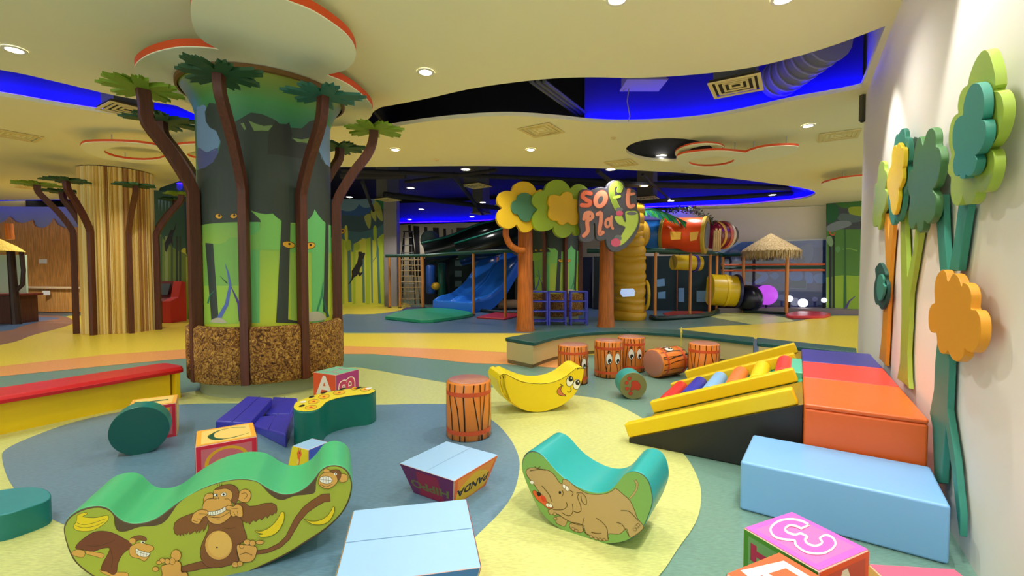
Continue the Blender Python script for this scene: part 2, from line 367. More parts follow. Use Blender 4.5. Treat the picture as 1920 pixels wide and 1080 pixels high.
# ================================================================= foreground play pieces
LINE = M('print', 60, 62, 20); BLK = M('print', 18, 16, 16); WHT = M('print', 244, 242, 232)
LINEB = M('print', 70, 44, 20)
def rocker(name, label, cat, P0, u, px, depth, side, top, art, part, extra=None):
    """outline traced on the vertical plane of the printed side, then given its real width"""
    u = Vector(u).normalized(); nrm = Vector((u.y, -u.x, 0)).normalized()
    if nrm.dot(CAM - Vector(P0)) < 0: nrm = -nrm
    P0 = Vector(P0); pts = [onp(p, P0, nrm) for p in px]
    lo = min(p.z for p in pts)
    for p in pts: p.z = max(p.z, .002)
    base = Vector((sum(p.x for p in pts) / len(pts), sum(p.y for p in pts) / len(pts), 0)) - nrm * depth / 2
    t = thing(name, label, cat, base)
    mb = MB(); mb.prism(pts, -nrm * depth, top, side, side); mb.build('body', t, bevel=.008, smooth=50)
    m2 = MB(); A = Art(m2, plane_px(P0 + nrm * .001, nrm), .00005); art(A); m2.build(part, t, smooth=0, recalc=False)
    if extra: extra(t, P0, nrm, pts)
    return t
# ---- monkey rocker
PX_MONK = cr([(118, 1000), (121, 980), (133, 965), (155, 953), (183, 948), (203, 953), (216, 965), (230, 976), (248, 981), (272, 979), (295, 970), (318, 953), (340, 937), (375, 917), (410, 904), (445, 898), (475, 900), (490, 907), (508, 918), (530, 926), (552, 924), (572, 914), (588, 898), (600, 882), (615, 873), (633, 872), (649, 879), (658, 893), (661, 912), (656, 938), (640, 966), (610, 995), (575, 1018), (540, 1040), (490, 1064), (440, 1084), (350, 1103), (265, 1106), (190, 1090), (150, 1066), (130, 1040)], True, 3)
TAN = M('print', 224, 170, 84); BRN = M('print', 134, 84, 44); BRN2 = M('print', 120, 64, 40); BAN = M('print', 240, 214, 30); LAWN = M('print', 170, 184, 62); TAN2 = M('print', 234, 188, 96)
def monkey_art(A):
    inner = cr([(122, 1000), (125, 982), (136, 968), (157, 957), (183, 952), (203, 957), (213, 968), (215, 985), (222, 996), (238, 996), (262, 988), (290, 986), (308, 979), (322, 962), (333, 946), (350, 932), (375, 919), (410, 906), (445, 900), (475, 902), (490, 910), (505, 926), (520, 936), (533, 937), (552, 930), (580, 927), (591, 922), (593, 903), (601, 885), (615, 876), (633, 875), (647, 882), (655, 895), (658, 912), (652, 938), (637, 964), (608, 991), (573, 1014), (538, 1036), (489, 1060), (438, 1080), (350, 1098), (265, 1101), (192, 1086), (153, 1062), (134, 1037)], True, 3)
    A.poly(inner, LAWN)
    # bananas
    k = lambda p: C(100, 880, .1852, p)
    A.shape(k([(205, 575), (235, 520), (240, 470), (270, 450), (330, 435), (340, 455), (300, 480), (420, 490), (540, 465), (560, 490), (540, 530), (460, 590), (370, 625), (270, 625), (215, 605)]), BAN, LINE, .8)
    A.stroke(k([(240, 540), (300, 560), (400, 545), (530, 500)]), .7, LINE, smooth=3); A.stroke(k([(225, 570), (300, 590), (420, 575), (520, 530)]), .7, LINE, smooth=3)
    # walking ape on the left
    A.shape(k([(185, 860), (200, 825), (250, 812), (310, 825), (320, 860), (300, 890), (240, 885)]), TAN, LINEB, .7)
    A.shape(k([(325, 830), (370, 820), (430, 840), (500, 850), (515, 875), (490, 900), (420, 880), (340, 860)]), TAN, LINEB, .7)
    A.shape(k([(470, 1020), (530, 1010), (600, 1040), (740, 1045), (750, 1085), (620, 1090), (560, 1075), (500, 1050)]), TAN, LINEB, .7)
    A.shape(k([(225, 785), (265, 735), (320, 690), (400, 640), (480, 625), (570, 635), (650, 665), (720, 705), (780, 740), (790, 790), (740, 825), (695, 870), (655, 950), (640, 1040), (600, 1065), (540, 1035), (485, 1020), (500, 950), (540, 880), (570, 800), (500, 800), (400, 830), (300, 815), (240, 805)]), BRN2, LINEB, .9)
    A.stroke(k([(330, 770), (430, 780), (560, 745), (620, 715)]), .8, LINEB, smooth=3); A.stroke(k([(575, 800), (600, 900), (585, 1000)]), .8, LINEB, smooth=3)
    A.shape(k([(770, 850), (775, 790), (810, 765), (860, 745), (930, 755), (1000, 775), (1018, 810), (975, 838), (975, 870), (925, 930), (870, 905), (800, 890)]), TAN, LINEB, .8)
    A.shape(k([(780, 700), (830, 675), (890, 670), (940, 695), (935, 725), (870, 715), (820, 745), (775, 740)]), BRN, LINEB, .7)
    A.ell(*k([(800, 725)])[0], 6, 5, TAN); A.ell(*k([(905, 738)])[0], 4, 2.6, WHT); A.ell(*k([(908, 740)])[0], 1.5, 1.5, BLK)
    A.shape(k([(832, 800), (870, 818), (930, 838), (978, 850), (950, 885), (900, 885), (845, 860)]), WHT, BLK, .7)
    for x in (860, 890, 920, 948): A.stroke(k([(x, 812 + (x - 860) * .25), (x - 8, 880)]), .5, BLK)
    A.stroke(k([(838, 830), (960, 868)]), .5, BLK)
    k = lambda p: C(280, 880, .1852, p)
    # tail
    A.stroke(k([(1070, 845), (1200, 825), (1320, 770), (1400, 695), (1450, 600), (1500, 510), (1580, 410), (1660, 350), (1760, 290), (1830, 285)]), [8, 8, 9.5, 10, 11, 12.5, 14, 15, 16, 15], LINEB, smooth=0)
    A.stroke(k([(1070, 845), (1200, 825), (1320, 770), (1400, 695), (1450, 600), (1500, 510), (1580, 410), (1660, 350), (1760, 290), (1828, 286)]), [6.4, 6.4, 8, 8.5, 9.5, 11, 12.5, 13.5, 14.4, 13], BRN, smooth=0)
    # big ape: leg, body, arms, head
    A.shape(k([(540, 930), (450, 950), (330, 985), (320, 1010), (340, 1042), (430, 1030), (560, 1005), (680, 990), (640, 940)]), BRN, LINEB, .9)
    A.shape(k([(590, 520), (600, 590), (560, 690), (527, 770), (515, 850), (530, 920), (560, 965), (610, 992), (700, 995), (790, 978), (850, 955), (900, 930), (895, 880), (885, 800), (920, 755), (985, 700), (965, 620), (945, 540), (930, 460), (800, 440), (650, 460)]), BRN, LINEB, .9)
    arm1 = [(600, 520), (580, 570), (570, 600), (548, 632), (540, 600), (520, 620), (505, 645), (495, 615), (478, 650), (462, 620), (440, 640), (405, 660), (398, 625), (380, 660), (350, 640), (352, 680), (325, 650), (318, 678), (295, 650), (290, 672), (258, 650), (245, 600), (255, 545), (300, 500), (370, 470), (440, 445), (500, 450), (600, 480)]
    arm2 = [(850, 345), (960, 335), (1010, 375), (1080, 370), (1160, 345), (1240, 340), (1285, 365), (1292, 410), (1283, 450), (1262, 440), (1245, 470), (1225, 455), (1195, 495), (1175, 475), (1135, 515), (1115, 495), (1080, 530), (1050, 515), (1015, 560), (1000, 530), (985, 545), (940, 520), (900, 450)]
    for a in (arm1, arm2): A.poly(k(a), BRN); A.stroke(k(a), .8, LINEB, True)
    A.ell(*k([(702, 768)])[0], 26, 28, TAN); A.ell(*k([(712, 760)])[0], 22, 24.5, TAN2); A.outline(C(0, 0, 1, ell(*k([(702, 768)])[0], 26, 28, 0, 16)), .7, LINEB, 1)
    A.ell(*k([(685, 790)])[0], 1.6, 1.6, BLK); A.stroke(k([(750, 590), (800, 600), (870, 590)]), .8, LINEB, smooth=3)
    A.shape(k([(902, 262), (925, 215), (975, 200), (1020, 225), (1028, 275), (1005, 325), (960, 335), (900, 310)]), TAN, LINEB, .9); A.stroke(k([(930, 250), (975, 238), (990, 270), (960, 300)]), .9, LINEB, smooth=3)
    A.shape(k([(640, 245), (580, 250), (552, 290), (550, 345), (590, 330), (640, 300)]), TAN, LINEB, .9)
    A.shape(k([(660, 215), (700, 180), (760, 158), (830, 155), (885, 185), (907, 235), (900, 300), (870, 345), (830, 330), (700, 300)]), BRN, LINEB, .9)
    A.shape(k([(650, 215), (700, 203), (780, 195), (830, 222), (845, 270), (830, 315), (840, 380), (835, 450), (800, 500), (730, 548), (660, 552), (610, 530), (580, 480), (540, 430), (540, 370), (560, 325), (600, 300), (650, 290)]), TAN, LINEB, .9)
    for x in (695, 712, 728): A.stroke(k([(x, 170), (x - 12 + (x - 695) * .6, 142)]), .7, BLK)
    A.shape(k([(582, 430), (650, 425), (720, 405), (768, 378), (778, 410), (720, 448), (650, 468), (600, 462)]), WHT, BLK, .9)
    for x in (615, 640, 665, 690, 715, 742): A.stroke(k([(x, 430 - max(0, x - 640) * .35), (x + 4, 466 - max(0, x - 640) * .42)]), .6, BLK)
    A.stroke(k([(590, 475), (660, 490), (730, 480), (790, 445), (810, 430)]), .9, LINEB, smooth=3); A.stroke(k([(680, 505), (720, 500)]), .7, LINEB)
    A.stroke(k([(575, 310), (620, 295), (670, 300), (690, 290)]), .9, LINEB, smooth=3); A.stroke(k([(700, 300), (705, 280)]), 1.2, BLK); A.stroke(k([(760, 300), (800, 300), (830, 330)]), .8, LINEB, smooth=3)
    A.shape(k([(648, 262), (668, 245), (692, 255), (690, 275), (660, 275)]), WHT, BLK, .6); A.ell(*k([(680, 262)])[0], 1.6, 1.6, BLK)
    A.shape(k([(722, 262), (745, 235), (775, 240), (778, 262), (750, 275)]), WHT, BLK, .6); A.ell(*k([(752, 254)])[0], 2, 2, BLK)
    A.shape(k([(425, 520), (440, 460), (480, 425), (520, 408), (585, 418), (592, 458), (545, 488), (525, 520), (500, 550), (450, 545)]), TAN, LINEB, .9)
    for a in ([(500, 450), (590, 455)], [(480, 500), (530, 505)], [(440, 520), (490, 530)]): A.stroke(k(a), .7, LINEB)
    A.shape(k([(775, 385), (800, 365), (850, 375), (890, 352), (935, 375), (945, 420), (945, 470), (915, 487), (880, 470), (850, 480), (820, 455), (820, 415), (785, 410)]), TAN, LINEB, .9)
    for a in ([(830, 400), (900, 395)], [(850, 430), (870, 465)], [(890, 420), (900, 470)]): A.stroke(k(a), .7, LINEB)
    # feet
    A.shape(k([(120, 985), (160, 965), (220, 955), (240, 930), (290, 930), (320, 960), (325, 1040), (378, 1045), (380, 1130), (150, 1120), (130, 1050)]), TAN, LINEB, .9)
    for x, y, a, b in ((270, 872, 52, 58), (232, 930, 30, 34), (182, 932, 27, 30), (130, 925, 30, 25), (62, 1010, 32, 24), (95, 945, 26, 20)): A.shape(ell(280 + x * .1852, 880 + y * .1852, a * .1852, b * .1852, 0, 10), TAN, LINEB, .7, 2)
    A.shape(k([(885, 775), (950, 765), (1080, 785), (1078, 870), (1045, 925), (990, 940), (930, 935), (905, 890)]), TAN, LINEB, .9)
    for x, y, a, b in ((990, 738, 36, 28), (1045, 748, 30, 30), (1120, 740, 42, 20), (935, 780, 24, 20), (870, 965, 34, 28), (918, 955, 28, 26)): A.shape(ell(280 + x * .1852, 880 + y * .1852, a * .1852, b * .1852, 0, 10), TAN, LINEB, .7, 2)
    A.stroke(k([(915, 865), (980, 845), (1040, 870)]), .9, BLK, smooth=3)
    # bananas right
    A.shape(k([(1070, 620), (1120, 628), (1200, 600), (1270, 540), (1310, 480), (1335, 435), (1362, 440), (1365, 500), (1340, 570), (1290, 640), (1210, 680), (1130, 688), (1110, 665), (1150, 655), (1090, 640)]), BAN, LINE, .8)
    k = lambda p: C(440, 820, .2037, p)
    A.shape(k([(640, 755), (700, 772), (780, 765), (850, 725), (890, 670), (905, 635), (920, 650), (912, 700), (870, 770), (800, 803), (720, 800), (670, 775)]), BAN, LINE, .8)
    # small laughing face in the right lobe
    A.shape(k([(960, 350), (1000, 335), (1040, 355), (1035, 395), (1000, 415), (965, 405)]), TAN, LINEB, .7); A.shape(k([(815, 320), (830, 290), (870, 300), (870, 330)]), TAN, LINEB, .6)
    A.shape(k([(880, 310), (940, 298), (975, 320), (975, 370), (950, 390), (900, 350)]), BRN, LINEB, .7)
    A.shape(k([(790, 350), (850, 320), (910, 330), (940, 360), (945, 410), (900, 455), (850, 475), (800, 455), (770, 420)]), TAN, LINEB, .8)
    A.shape(k([(790, 370), (840, 358), (890, 375), (890, 415), (840, 428), (785, 405)]), WHT, BLK, .7)
    for x in (815, 840, 865): A.stroke(k([(x, 365), (x, 420)]), .5, BLK)
    A.stroke(k([(788, 390), (890, 396)]), .5, BLK); A.ell(*k([(928, 338)])[0], 3, 2.4, WHT); A.ell(*k([(930, 338)])[0], 1.1, 1.1, BLK); A.stroke(k([(785, 430), (840, 455), (900, 430)]), .7, LINEB, smooth=3)
rocker('rocker', 'large green foam rocker with monkeys and bananas printed on its lime side', 'foam rocker', (-1.38, 2.11, 0), (1, .375, 0), PX_MONK, .36, M('print', 92, 72, 52), M('vinyl', 80, 190, 128), monkey_art, 'printed_side_panel')
# ---- hippo rocker
PX_HIP = cr([(978, 880), (979, 862), (986, 850), (998, 845), (1012, 850), (1025, 862), (1040, 880), (1057, 896), (1080, 911), (1103, 921), (1125, 924), (1145, 918), (1160, 903), (1172, 889), (1186, 883), (1202, 887), (1215, 899), (1222, 918), (1224, 942), (1217, 966), (1206, 990), (1190, 1007), (1165, 1018), (1130, 1021), (1098, 1014), (1060, 998), (1030, 979), (1012, 958), (998, 932), (985, 902)], True, 3)
def hippo_art(A):
    k = lambda p: C(970, 800, .2129, p); G = M('print', 124, 172, 86); H = M('print', 186, 158, 104); L = M('print', 96, 78, 36)
    cx, cy = 1100, 940
    A.poly([(cx + (x - cx) * .985, cy + (y - cy) * .975) for x, y in PX_HIP], G)
    A.stroke(k([(985, 635), (1020, 600), (1050, 550), (1055, 500), (1035, 470)]), [3.5, 4, 4.5, 5, 5], L); A.stroke(k([(985, 635), (1020, 600), (1050, 550), (1055, 500), (1035, 472)]), [2.4, 3, 3.2, 3.6, 3.4], H)
    A.shape(k([(340, 835), (350, 790), (440, 800), (425, 870), (395, 875), (345, 850)]), H, L, 1); A.shape(k([(470, 850), (580, 860), (570, 930), (500, 920), (465, 890)]), H, L, 1)
    A.shape(k([(80, 385), (120, 362), (200, 372), (270, 385), (320, 420), (370, 490), (395, 500), (400, 468), (440, 470), (500, 520), (560, 560), (620, 590), (700, 597), (780, 590), (840, 562), (868, 545), (930, 595), (990, 650), (1030, 730), (1060, 810), (1112, 880), (1080, 925), (1040, 955), (990, 972), (962, 900), (900, 945), (800, 945), (800, 1000), (720, 1000), (640, 960), (600, 930), (575, 865), (470, 840), (400, 800), (350, 770), (290, 775), (270, 735), (290, 725), (240, 680), (200, 590), (140, 500), (85, 430)]), H, L, 1.2)
    A.shape(k([(135, 580), (150, 560), (180, 580), (210, 590), (250, 650), (300, 690), (315, 715), (270, 720), (220, 680), (170, 640)]), M('print', 220, 96, 40), L, 1)
    A.sm(k([(170, 580), (195, 575), (210, 600), (185, 615)]), BLK); A.sm(k([(205, 610), (240, 615), (255, 650), (225, 660)]), M('print', 210, 60, 30))
    for x, y in ((128, 490), (268, 690), (293, 697)): A.shape(ell(*k([(x, y)])[0], 4, 3.4, 40, 10), WHT, L, .7, 2)
    for x, y, a, b in ((413, 527, 13, 22), (438, 545, 15, 24)): A.shape(ell(*k([(x, y)])[0], a * .22, b * .22, -20, 10), WHT, L, .8, 2)
    A.ell(*k([(375, 580)])[0], 2.4, 2.8, BLK)
    for q in ([(395, 560), (405, 590), (390, 615)], [(430, 665), (438, 700), (400, 730), (320, 730), (300, 712)], [(485, 680), (490, 740), (470, 780), (430, 780), (390, 755)], [(545, 590), (530, 620), (555, 690), (560, 740), (530, 755), (495, 745)],
              [(520, 585), (570, 585), (605, 630), (605, 690), (570, 660), (560, 610)], [(590, 800), (575, 860), (585, 920), (620, 955)], [(695, 805), (750, 845), (790, 900), (798, 990)], [(910, 740), (980, 745), (1030, 790), (1065, 830)],
              [(875, 845), (920, 860), (960, 920), (985, 968)], [(360, 770), (430, 820), (520, 860), (575, 866)], [(460, 560), (490, 580), (480, 610)], [(150, 350), (175, 365), (205, 350)], [(110, 390), (190, 375), (250, 385)],
              [(215, 520), (280, 600), (300, 660)], [(650, 930), (700, 940), (740, 940)]): A.stroke(k(q), 1.3, L, smooth=4)
    for x, y in ((650, 970), (690, 985), (730, 993), (765, 995), (1050, 880), (1035, 905), (1065, 865), (490, 900), (520, 915), (330, 770), (335, 810)): A.shape(ell(*k([(x, y)])[0], 3.4, 2.4, 20, 8), H, L, .8, 2)
rocker('rocker', 'turquoise foam rocker with a brown hippo printed on its green side', 'foam rocker', (.475, 2.385, 0), (1, -.61, 0), PX_HIP, .36, M('print', 70, 80, 80), M('vinyl', 36, 162, 160), hippo_art, 'printed_side_panel')
# ---- banana rocker
PX_BAN = cr([(936, 704), (934, 712), (938, 726), (944, 742), (956, 755), (972, 765), (990, 771), (1010, 773), (1032, 769), (1056, 759), (1074, 744), (1086, 727), (1093, 708), (1095, 693), (1091, 689), (1082, 689), (1072, 696), (1056, 708), (1036, 716), (1014, 719), (992, 717), (970, 710), (952, 702), (945, 700)], True, 3)
def banana_art(A):
    k = lambda p: C(820, 660, .16667, p); L = M('print', 60, 40, 20)
    A.stroke(k([(705, 275), (760, 248), (850, 290), (950, 335), (1080, 355), (1200, 357), (1320, 335), (1430, 285), (1510, 225), (1560, 185)]), .9, L, smooth=4)
    A.stroke(k([(705, 285), (720, 400), (760, 490), (840, 570), (920, 625)]), .8, M('print', 190, 130, 30), smooth=4)
    for a in ([(700, 268), (715, 300)], [(735, 262), (745, 300)], [(762, 252), (765, 295)]): A.stroke(k(a), 1.1, L)
    for x, y, px_, py_ in ((1490, 330, 1500, 305), (1568, 365, 1578, 345)):
        A.shape(ell(*k([(x, y)])[0], 6.6, 9.6, 12, 14), WHT, BLK, 1, 2); A.ell(*k([(px_, py_)])[0], 4.2, 5, BLK); A.ell(*k([(px_ + 8, py_ - 10)])[0], 1.4, 1.4, WHT)
    A.stroke(k([(1500, 400), (1505, 430), (1485, 455), (1462, 440)]), 1.1, BLK, smooth=4)
    A.shape(k([(1400, 378), (1352, 425), (1350, 465), (1385, 490), (1445, 492), (1405, 460), (1390, 420)]), M('print', 214, 120, 70), L, 1)
    A.stroke(k([(1385, 360), (1415, 385)]), 1.4, BLK); A.stroke(k([(1440, 480), (1445, 500)]), 1.2, BLK); A.stroke(k([(1570, 192), (1600, 180), (1650, 185)]), 2, M('print', 96, 80, 40), smooth=3)
def banana_stalk(t, P0, nrm, pts):
    # the squared stalk end that sticks up at the left
    mb = MB(); q = [onp(p, P0, nrm) for p in ((937, 702), (933, 712), (939, 735), (956, 756), (960, 752), (950, 728), (948, 702), (944, 699))]
    u = Vector((-nrm.y, nrm.x, 0)); u = u if u.x < 0 else -u
    mb.prism(q, -nrm * .36 + u * .05, M('vinyl', 248, 222, 22)); mb.build('stalk', t, bevel=.008)
rocker('rocker', 'yellow banana shaped foam rocker with a smiling face', 'foam rocker', (.22, 4.62, 0), (1, .2, 0), PX_BAN, .36, M('vinyl', 246, 216, 24), M('vinyl', 248, 226, 20), banana_art, 'printed_face', banana_stalk)

# ---- drums
DR, DH = .195, .5
def drum(label, group, face, rnd):
    t = thing('drum_stool', label, 'foam drum', (0, 0, 0), group)
    O = M('vinyl', 232, 134, 50); O2 = M('print', 214, 84, 38); TOP = M('vinyl', 186, 124, 104, .3)
    mb = MB(); mb.lathe((0, 0, 0), [(.001, 0), (DR - .012, 0), (DR, .012), (DR + .003, DH * .5), (DR, DH - .018), (DR - .01, DH - .004), (DR - .018, DH)], O, 40); mb.build('body', t, smooth=60, origin=(0, 0, 0))
    m2 = MB(); m2.lathe((0, 0, 0), [(DR - .014, DH - .002), (DR - .03, DH + .006), (.001, DH + .008)], TOP, 40); m2.build('drumhead', t, smooth=40)
    f = lambda p, off: Vector(((DR + .0035 + off) * math.sin(p[0] / DR), -(DR + .0035 + off) * math.cos(p[0] / DR), p[1]))
    m3 = MB(); A = Art(m3, f, .00006, wrap=DR * .14); R = random.Random(rnd); L = 2 * math.pi * DR
    for z in (.075, .405): m3 = MB(); A = Art(m3, f, .00006, wrap=DR * .14); A.poly([(-L / 2, z - .018), (L / 2, z - .018), (L / 2, z + .018), (-L / 2, z + .018)], O2); m3.build('hoop', t, smooth=60, recalc=False)
    m4 = MB(); A = Art(m4, f, .00006, wrap=DR * .14); A.k = 3; x = -L / 2 + .02
    while x < L / 2 - .03:
        d = R.choice([-.03, .0, .012, .035, .05]); wd = R.uniform(.004, .011); mx = x + d * .5 + R.uniform(-.012, .012)
        A.stroke([(x, .388), (mx, R.uniform(.18, .3)), (x + d, .094)], [wd, wd * 1.25, wd], BLK)
        A.stroke([(x, .424), (x + R.uniform(-.01, .01), .49)], [.008, .01], BLK); A.stroke([(x + d, .056), (x + d, .006)], [.008, .011], BLK)
        x += R.uniform(.03, .085)
    A.poly([(-L / 2, .0), (L / 2, .0), (L / 2, .008), (-L / 2, .008)], BLK)
    m4.build('lacing', t, smooth=60, recalc=False)
    if face is not None:
        a = face * DR
        for i, s in enumerate((-1, 1)):
            m5 = MB(); A = Art(m5, f, .00006, wrap=DR * .14); A.k = 70; c = a + s * .058
            A.ell(c, .27, .042, .078, BLK, 0, 24); A.ell(c, .27, .038, .073, WHT, 0, 24); A.ell(c + .008, .238, .023, .035, BLK); A.ell(c + .016, .222, .009, .011, WHT)
            A.stroke([(c - .03, .352), (c, .372), (c + .03, .356)], .007, BLK, smooth=3); A.stroke([(c - .012, .36), (c - .018, .385)], .004, BLK); A.stroke([(c + .008, .368), (c + .012, .392)], .004, BLK)
            m5.build('eye', t, smooth=60, recalc=False)
    return t
def place(t, px, py, Y=None, rz=0, tilt=None):
    q = fl(px, py); t.location = q; t.rotation_euler = (0, 0, rz); return q
d = drum('orange foam drum standing alone in front of the banana rocker', None, None, 3); q = fl(879, 815); d.location = (q.x, q.y, 0)
d = drum('orange foam drum half hidden behind the banana rocker', 'orange drums near the curved bench', .95, 5); q = fl(1074, 716); d.location = (q.x, q.y, 0)
d = drum('orange foam drum with big eyes, the nearer of the upright pair with eyes', 'orange drums near the curved bench', .12, 8); q = fl(1141, 704); d.location = (q.x, q.y, 0)
d = drum('orange foam drum with big eyes right against the curved bench', 'orange drums near the curved bench', .05, 12); q = fl(1183, 694); d.location = (q.x, q.y, 0)
d = drum('plain orange foam drum standing behind the yellow ramp rail', 'orange drums near the curved bench', None, 16); q = fl(1319, 712); d.location = (q.x, q.y, 0)
d = drum('orange foam drum lying on its side with its brown head towards the left', 'orange drums near the curved bench', math.pi * .93, 21)
q = fl(1240, 703); ax = Vector((-.86, -.5, 0)).normalized()      # axis from the base to the drumhead
Z = ax; X = Vector((-ax.y, ax.x, 0)); Yv = Z.cross(X)
mt = Matrix((X, Yv, Z)).transposed().to_4x4(); d.rotation_euler = (mt @ Matrix.Rotation(math.radians(8), 4, 'Z')).to_euler()
d.location = Vector((2.36, 6.44, DR + .006))
# yellow stick
mb = MB(); q = Vector((2.56, 6.85, 0)); mb.lathe(q, [(.011, 0), (.011, .52), (.018, .53), (.018, .545), (.003, .62)], M('vinyl', 232, 220, 90), 10); mb.lathe(q, [(.02, 0), (.02, .012), (.012, .02)], M('vinyl', 232, 220, 90), 16)
tag(mb.build('yellow_stick'), 'thin yellow stick standing upright behind the lying drum', 'stick')
# paw cylinder
def lying_cyl(name, label, cat, c, ax, r, ln, side, end, art=None, part=None, group=None):
    ax = Vector(ax).normalized(); c = Vector(c); t = thing(name, label, cat, (c.x, c.y, 0), group); p0 = c + Vector((0, 0, r)); p1 = p0 + ax * ln
    mb = MB(); mb.tube([p0 + ax * .006, p1], [r, r], side, 40); mb.build('body', t, bevel=.008)
    m2 = MB(); m2.tube([p0, p0 + ax * .007], [r - .004, r - .001], end, 40); X = Vector((ax.y, -ax.x, 0)); X = X if X.x > 0 else -X
    if art: A = Art(m2, lambda p, off: p0 - ax * off + X * p[0] + Vector((0, 0, p[1])), .0001); art(A)
    m2.build(part or 'end_cap', t, smooth=30, recalc=False); return t
def paw(A):
    Rd = M('print', 196, 60, 34); Ld = M('print', 110, 60, 30)
    A.shape([(-.02, .045), (.03, .06), (.07, .03), (.085, -.01), (.06, -.05), (.02, -.04), (-.03, -.055), (-.035, -.03), (-.02, 0)], Rd, Ld, .004)
    for x, y, a in ((-.045, .085, .024), (-.075, .035, .022), (-.07, -.03, .022), (-.03, -.085, .024)): A.shape(ell(x, y, a, a * .9, 20, 10), Rd, Ld, .004, 2)
q = fl(1187, 749); lying_cyl('foam_cylinder', 'short turquoise foam roll with a red paw print on its olive end', 'foam roll', (q.x, q.y, 0), (.02, 1, 0), .155, .26, M('vinyl', 40, 160, 154), M('print', 128, 128, 76), paw, 'paw_print_end')
q = fl(250, 857); lying_cyl('foam_cylinder', 'dark teal foam roll lying on the grey floor before the letter block', 'foam roll', (q.x + .02, q.y + .04, 0), (-.62, 1, 0), .192, .19, M('vinyl', 18, 130, 116), M('vinyl', 8, 84, 78))
# half moon disc, bottom left
mb = MB(); zt = .15; p = [fl(*a, zt) for a in cr([(96, 928), (88, 918), (60, 912), (0, 918), (-70, 930), (-110, 950), (-60, 968), (0, 966), (50, 952), (88, 938)], True, 3)]
for a in p: a.z = .0
mb.prism(p, (0, 0, zt), M('vinyl', 20, 120, 114), M('vinyl', 20, 120, 114), M('vinyl', 34, 140, 148)); tag(mb.build('foam_disc', bevel=.008), 'low teal oval foam disc cut by the left edge of the photo', 'foam cushion')

# ---- bean with bees
t0 = fl(625, 800); bean = thing('foam_bench', 'green kidney shaped foam seat with yellow bee pattern on top', 'foam seat', (t0.x, t0.y, 0)); zt = .305
bp = cr([(550, 765), (553, 756), (566, 749), (590, 740), (620, 733), (660, 727), (688, 726), (702, 729), (704, 732), (690, 738), (660, 741), (630, 747), (612, 754), (603, 763), (592, 770), (574, 773), (556, 771)], True, 3)
P = [fl(*a, zt) for a in bp]; P = [Vector((p.x, p.y, .0)) for p in P]
mb = MB(); mb.prism(P, (0, 0, zt), M('vinyl', 12, 112, 96)); mb.build('body', bean, bevel=.01)
m2 = MB(); A = Art(m2, lambda p, off: fl(p[0], p[1], zt + .0015 + off), .00008); cx, cy = 622, 748
A.poly([(cx + (x - cx) * .985, 748 + (y - 748) * .93) for x, y in bp], M('print', 236, 214, 50))
k = lambda p: C(540, 680, .14815, p)
for x, y, a, b in ((290, 565, 75, 26), (325, 492, 72, 28), (455, 430, 72, 28), (650, 378, 78, 28), (985, 335, 66, 24), (850, 325, 50, 20)):
    A.shape(ell(540 + x * .148, 680 + y * .148, a * .148, b * .148, -8, 12), M('print', 240, 186, 40), LINE, .6, 2); A.ell(540 + x * .148, 680 + y * .148, 3.2, 1.2, M('print', 210, 70, 30), -8, 10)
for x, y in ((175, 545), (300, 432), (455, 378), (690, 330), (895, 318)): A.ell(540 + x * .148, 680 + y * .148, 6, 1.8, BLK, -15, 10)
for x, y in ((190, 495), (1020, 325)): A.ell(540 + x * .148, 680 + y * .148, 6.5, 1.8, WHT, -8, 10)
m2.build('patterned_top', bean, smooth=0, recalc=False)

# ---- purple-blue pads
def pad(label, top_px, zs, th, mat, group='dark blue foam wedges'):
    """pad with four top corners at heights zs; th thickness under them down to the floor"""
    T = [fl(*p, z) for p, z in zip(top_px, zs)]; B = [Vector((p.x, p.y, max(0.001, z - th))) for p, z in zip(T, zs)]
    mb = MB(); mb.add(B + T, [(3, 2, 1, 0), (4, 5, 6, 7), (0, 1, 5, 4), (1, 2, 6, 5), (2, 3, 7, 6), (3, 0, 4, 7)], mat)
    a, b = T[0].lerp(T[3], .5), T[1].lerp(T[2], .5)
    o = tag(mb.build('foam_wedge', bevel=.018, seg=3), label, 'foam wedge', group)
    m2 = MB(); m2.tube([a + Vector((0, 0, .001)), b + Vector((0, 0, .001))], .0025, M('vinyl', 40, 38, 120), 6); m2.build('seam', o); return o
PB = M('vinyl', 56, 56, 178)
pad('dark blue foam wedge, the long one leaning over the others', [(403, 789), (463, 742), (511, 745), (466, 794)], [.09, .16, .16, .09], .09, PB)
pad('dark blue foam wedge at the back of the pile beside the column', [(497, 776), (512, 743), (558, 745), (545, 776)], [.05, .06, .15, .05], .15, PB)
pad('dark blue foam wedge in front, between the letter C block and the bean seat', [(473, 797), (487, 780), (550, 774), (536, 815)], [.06, .06, .14, .12], .16, PB)

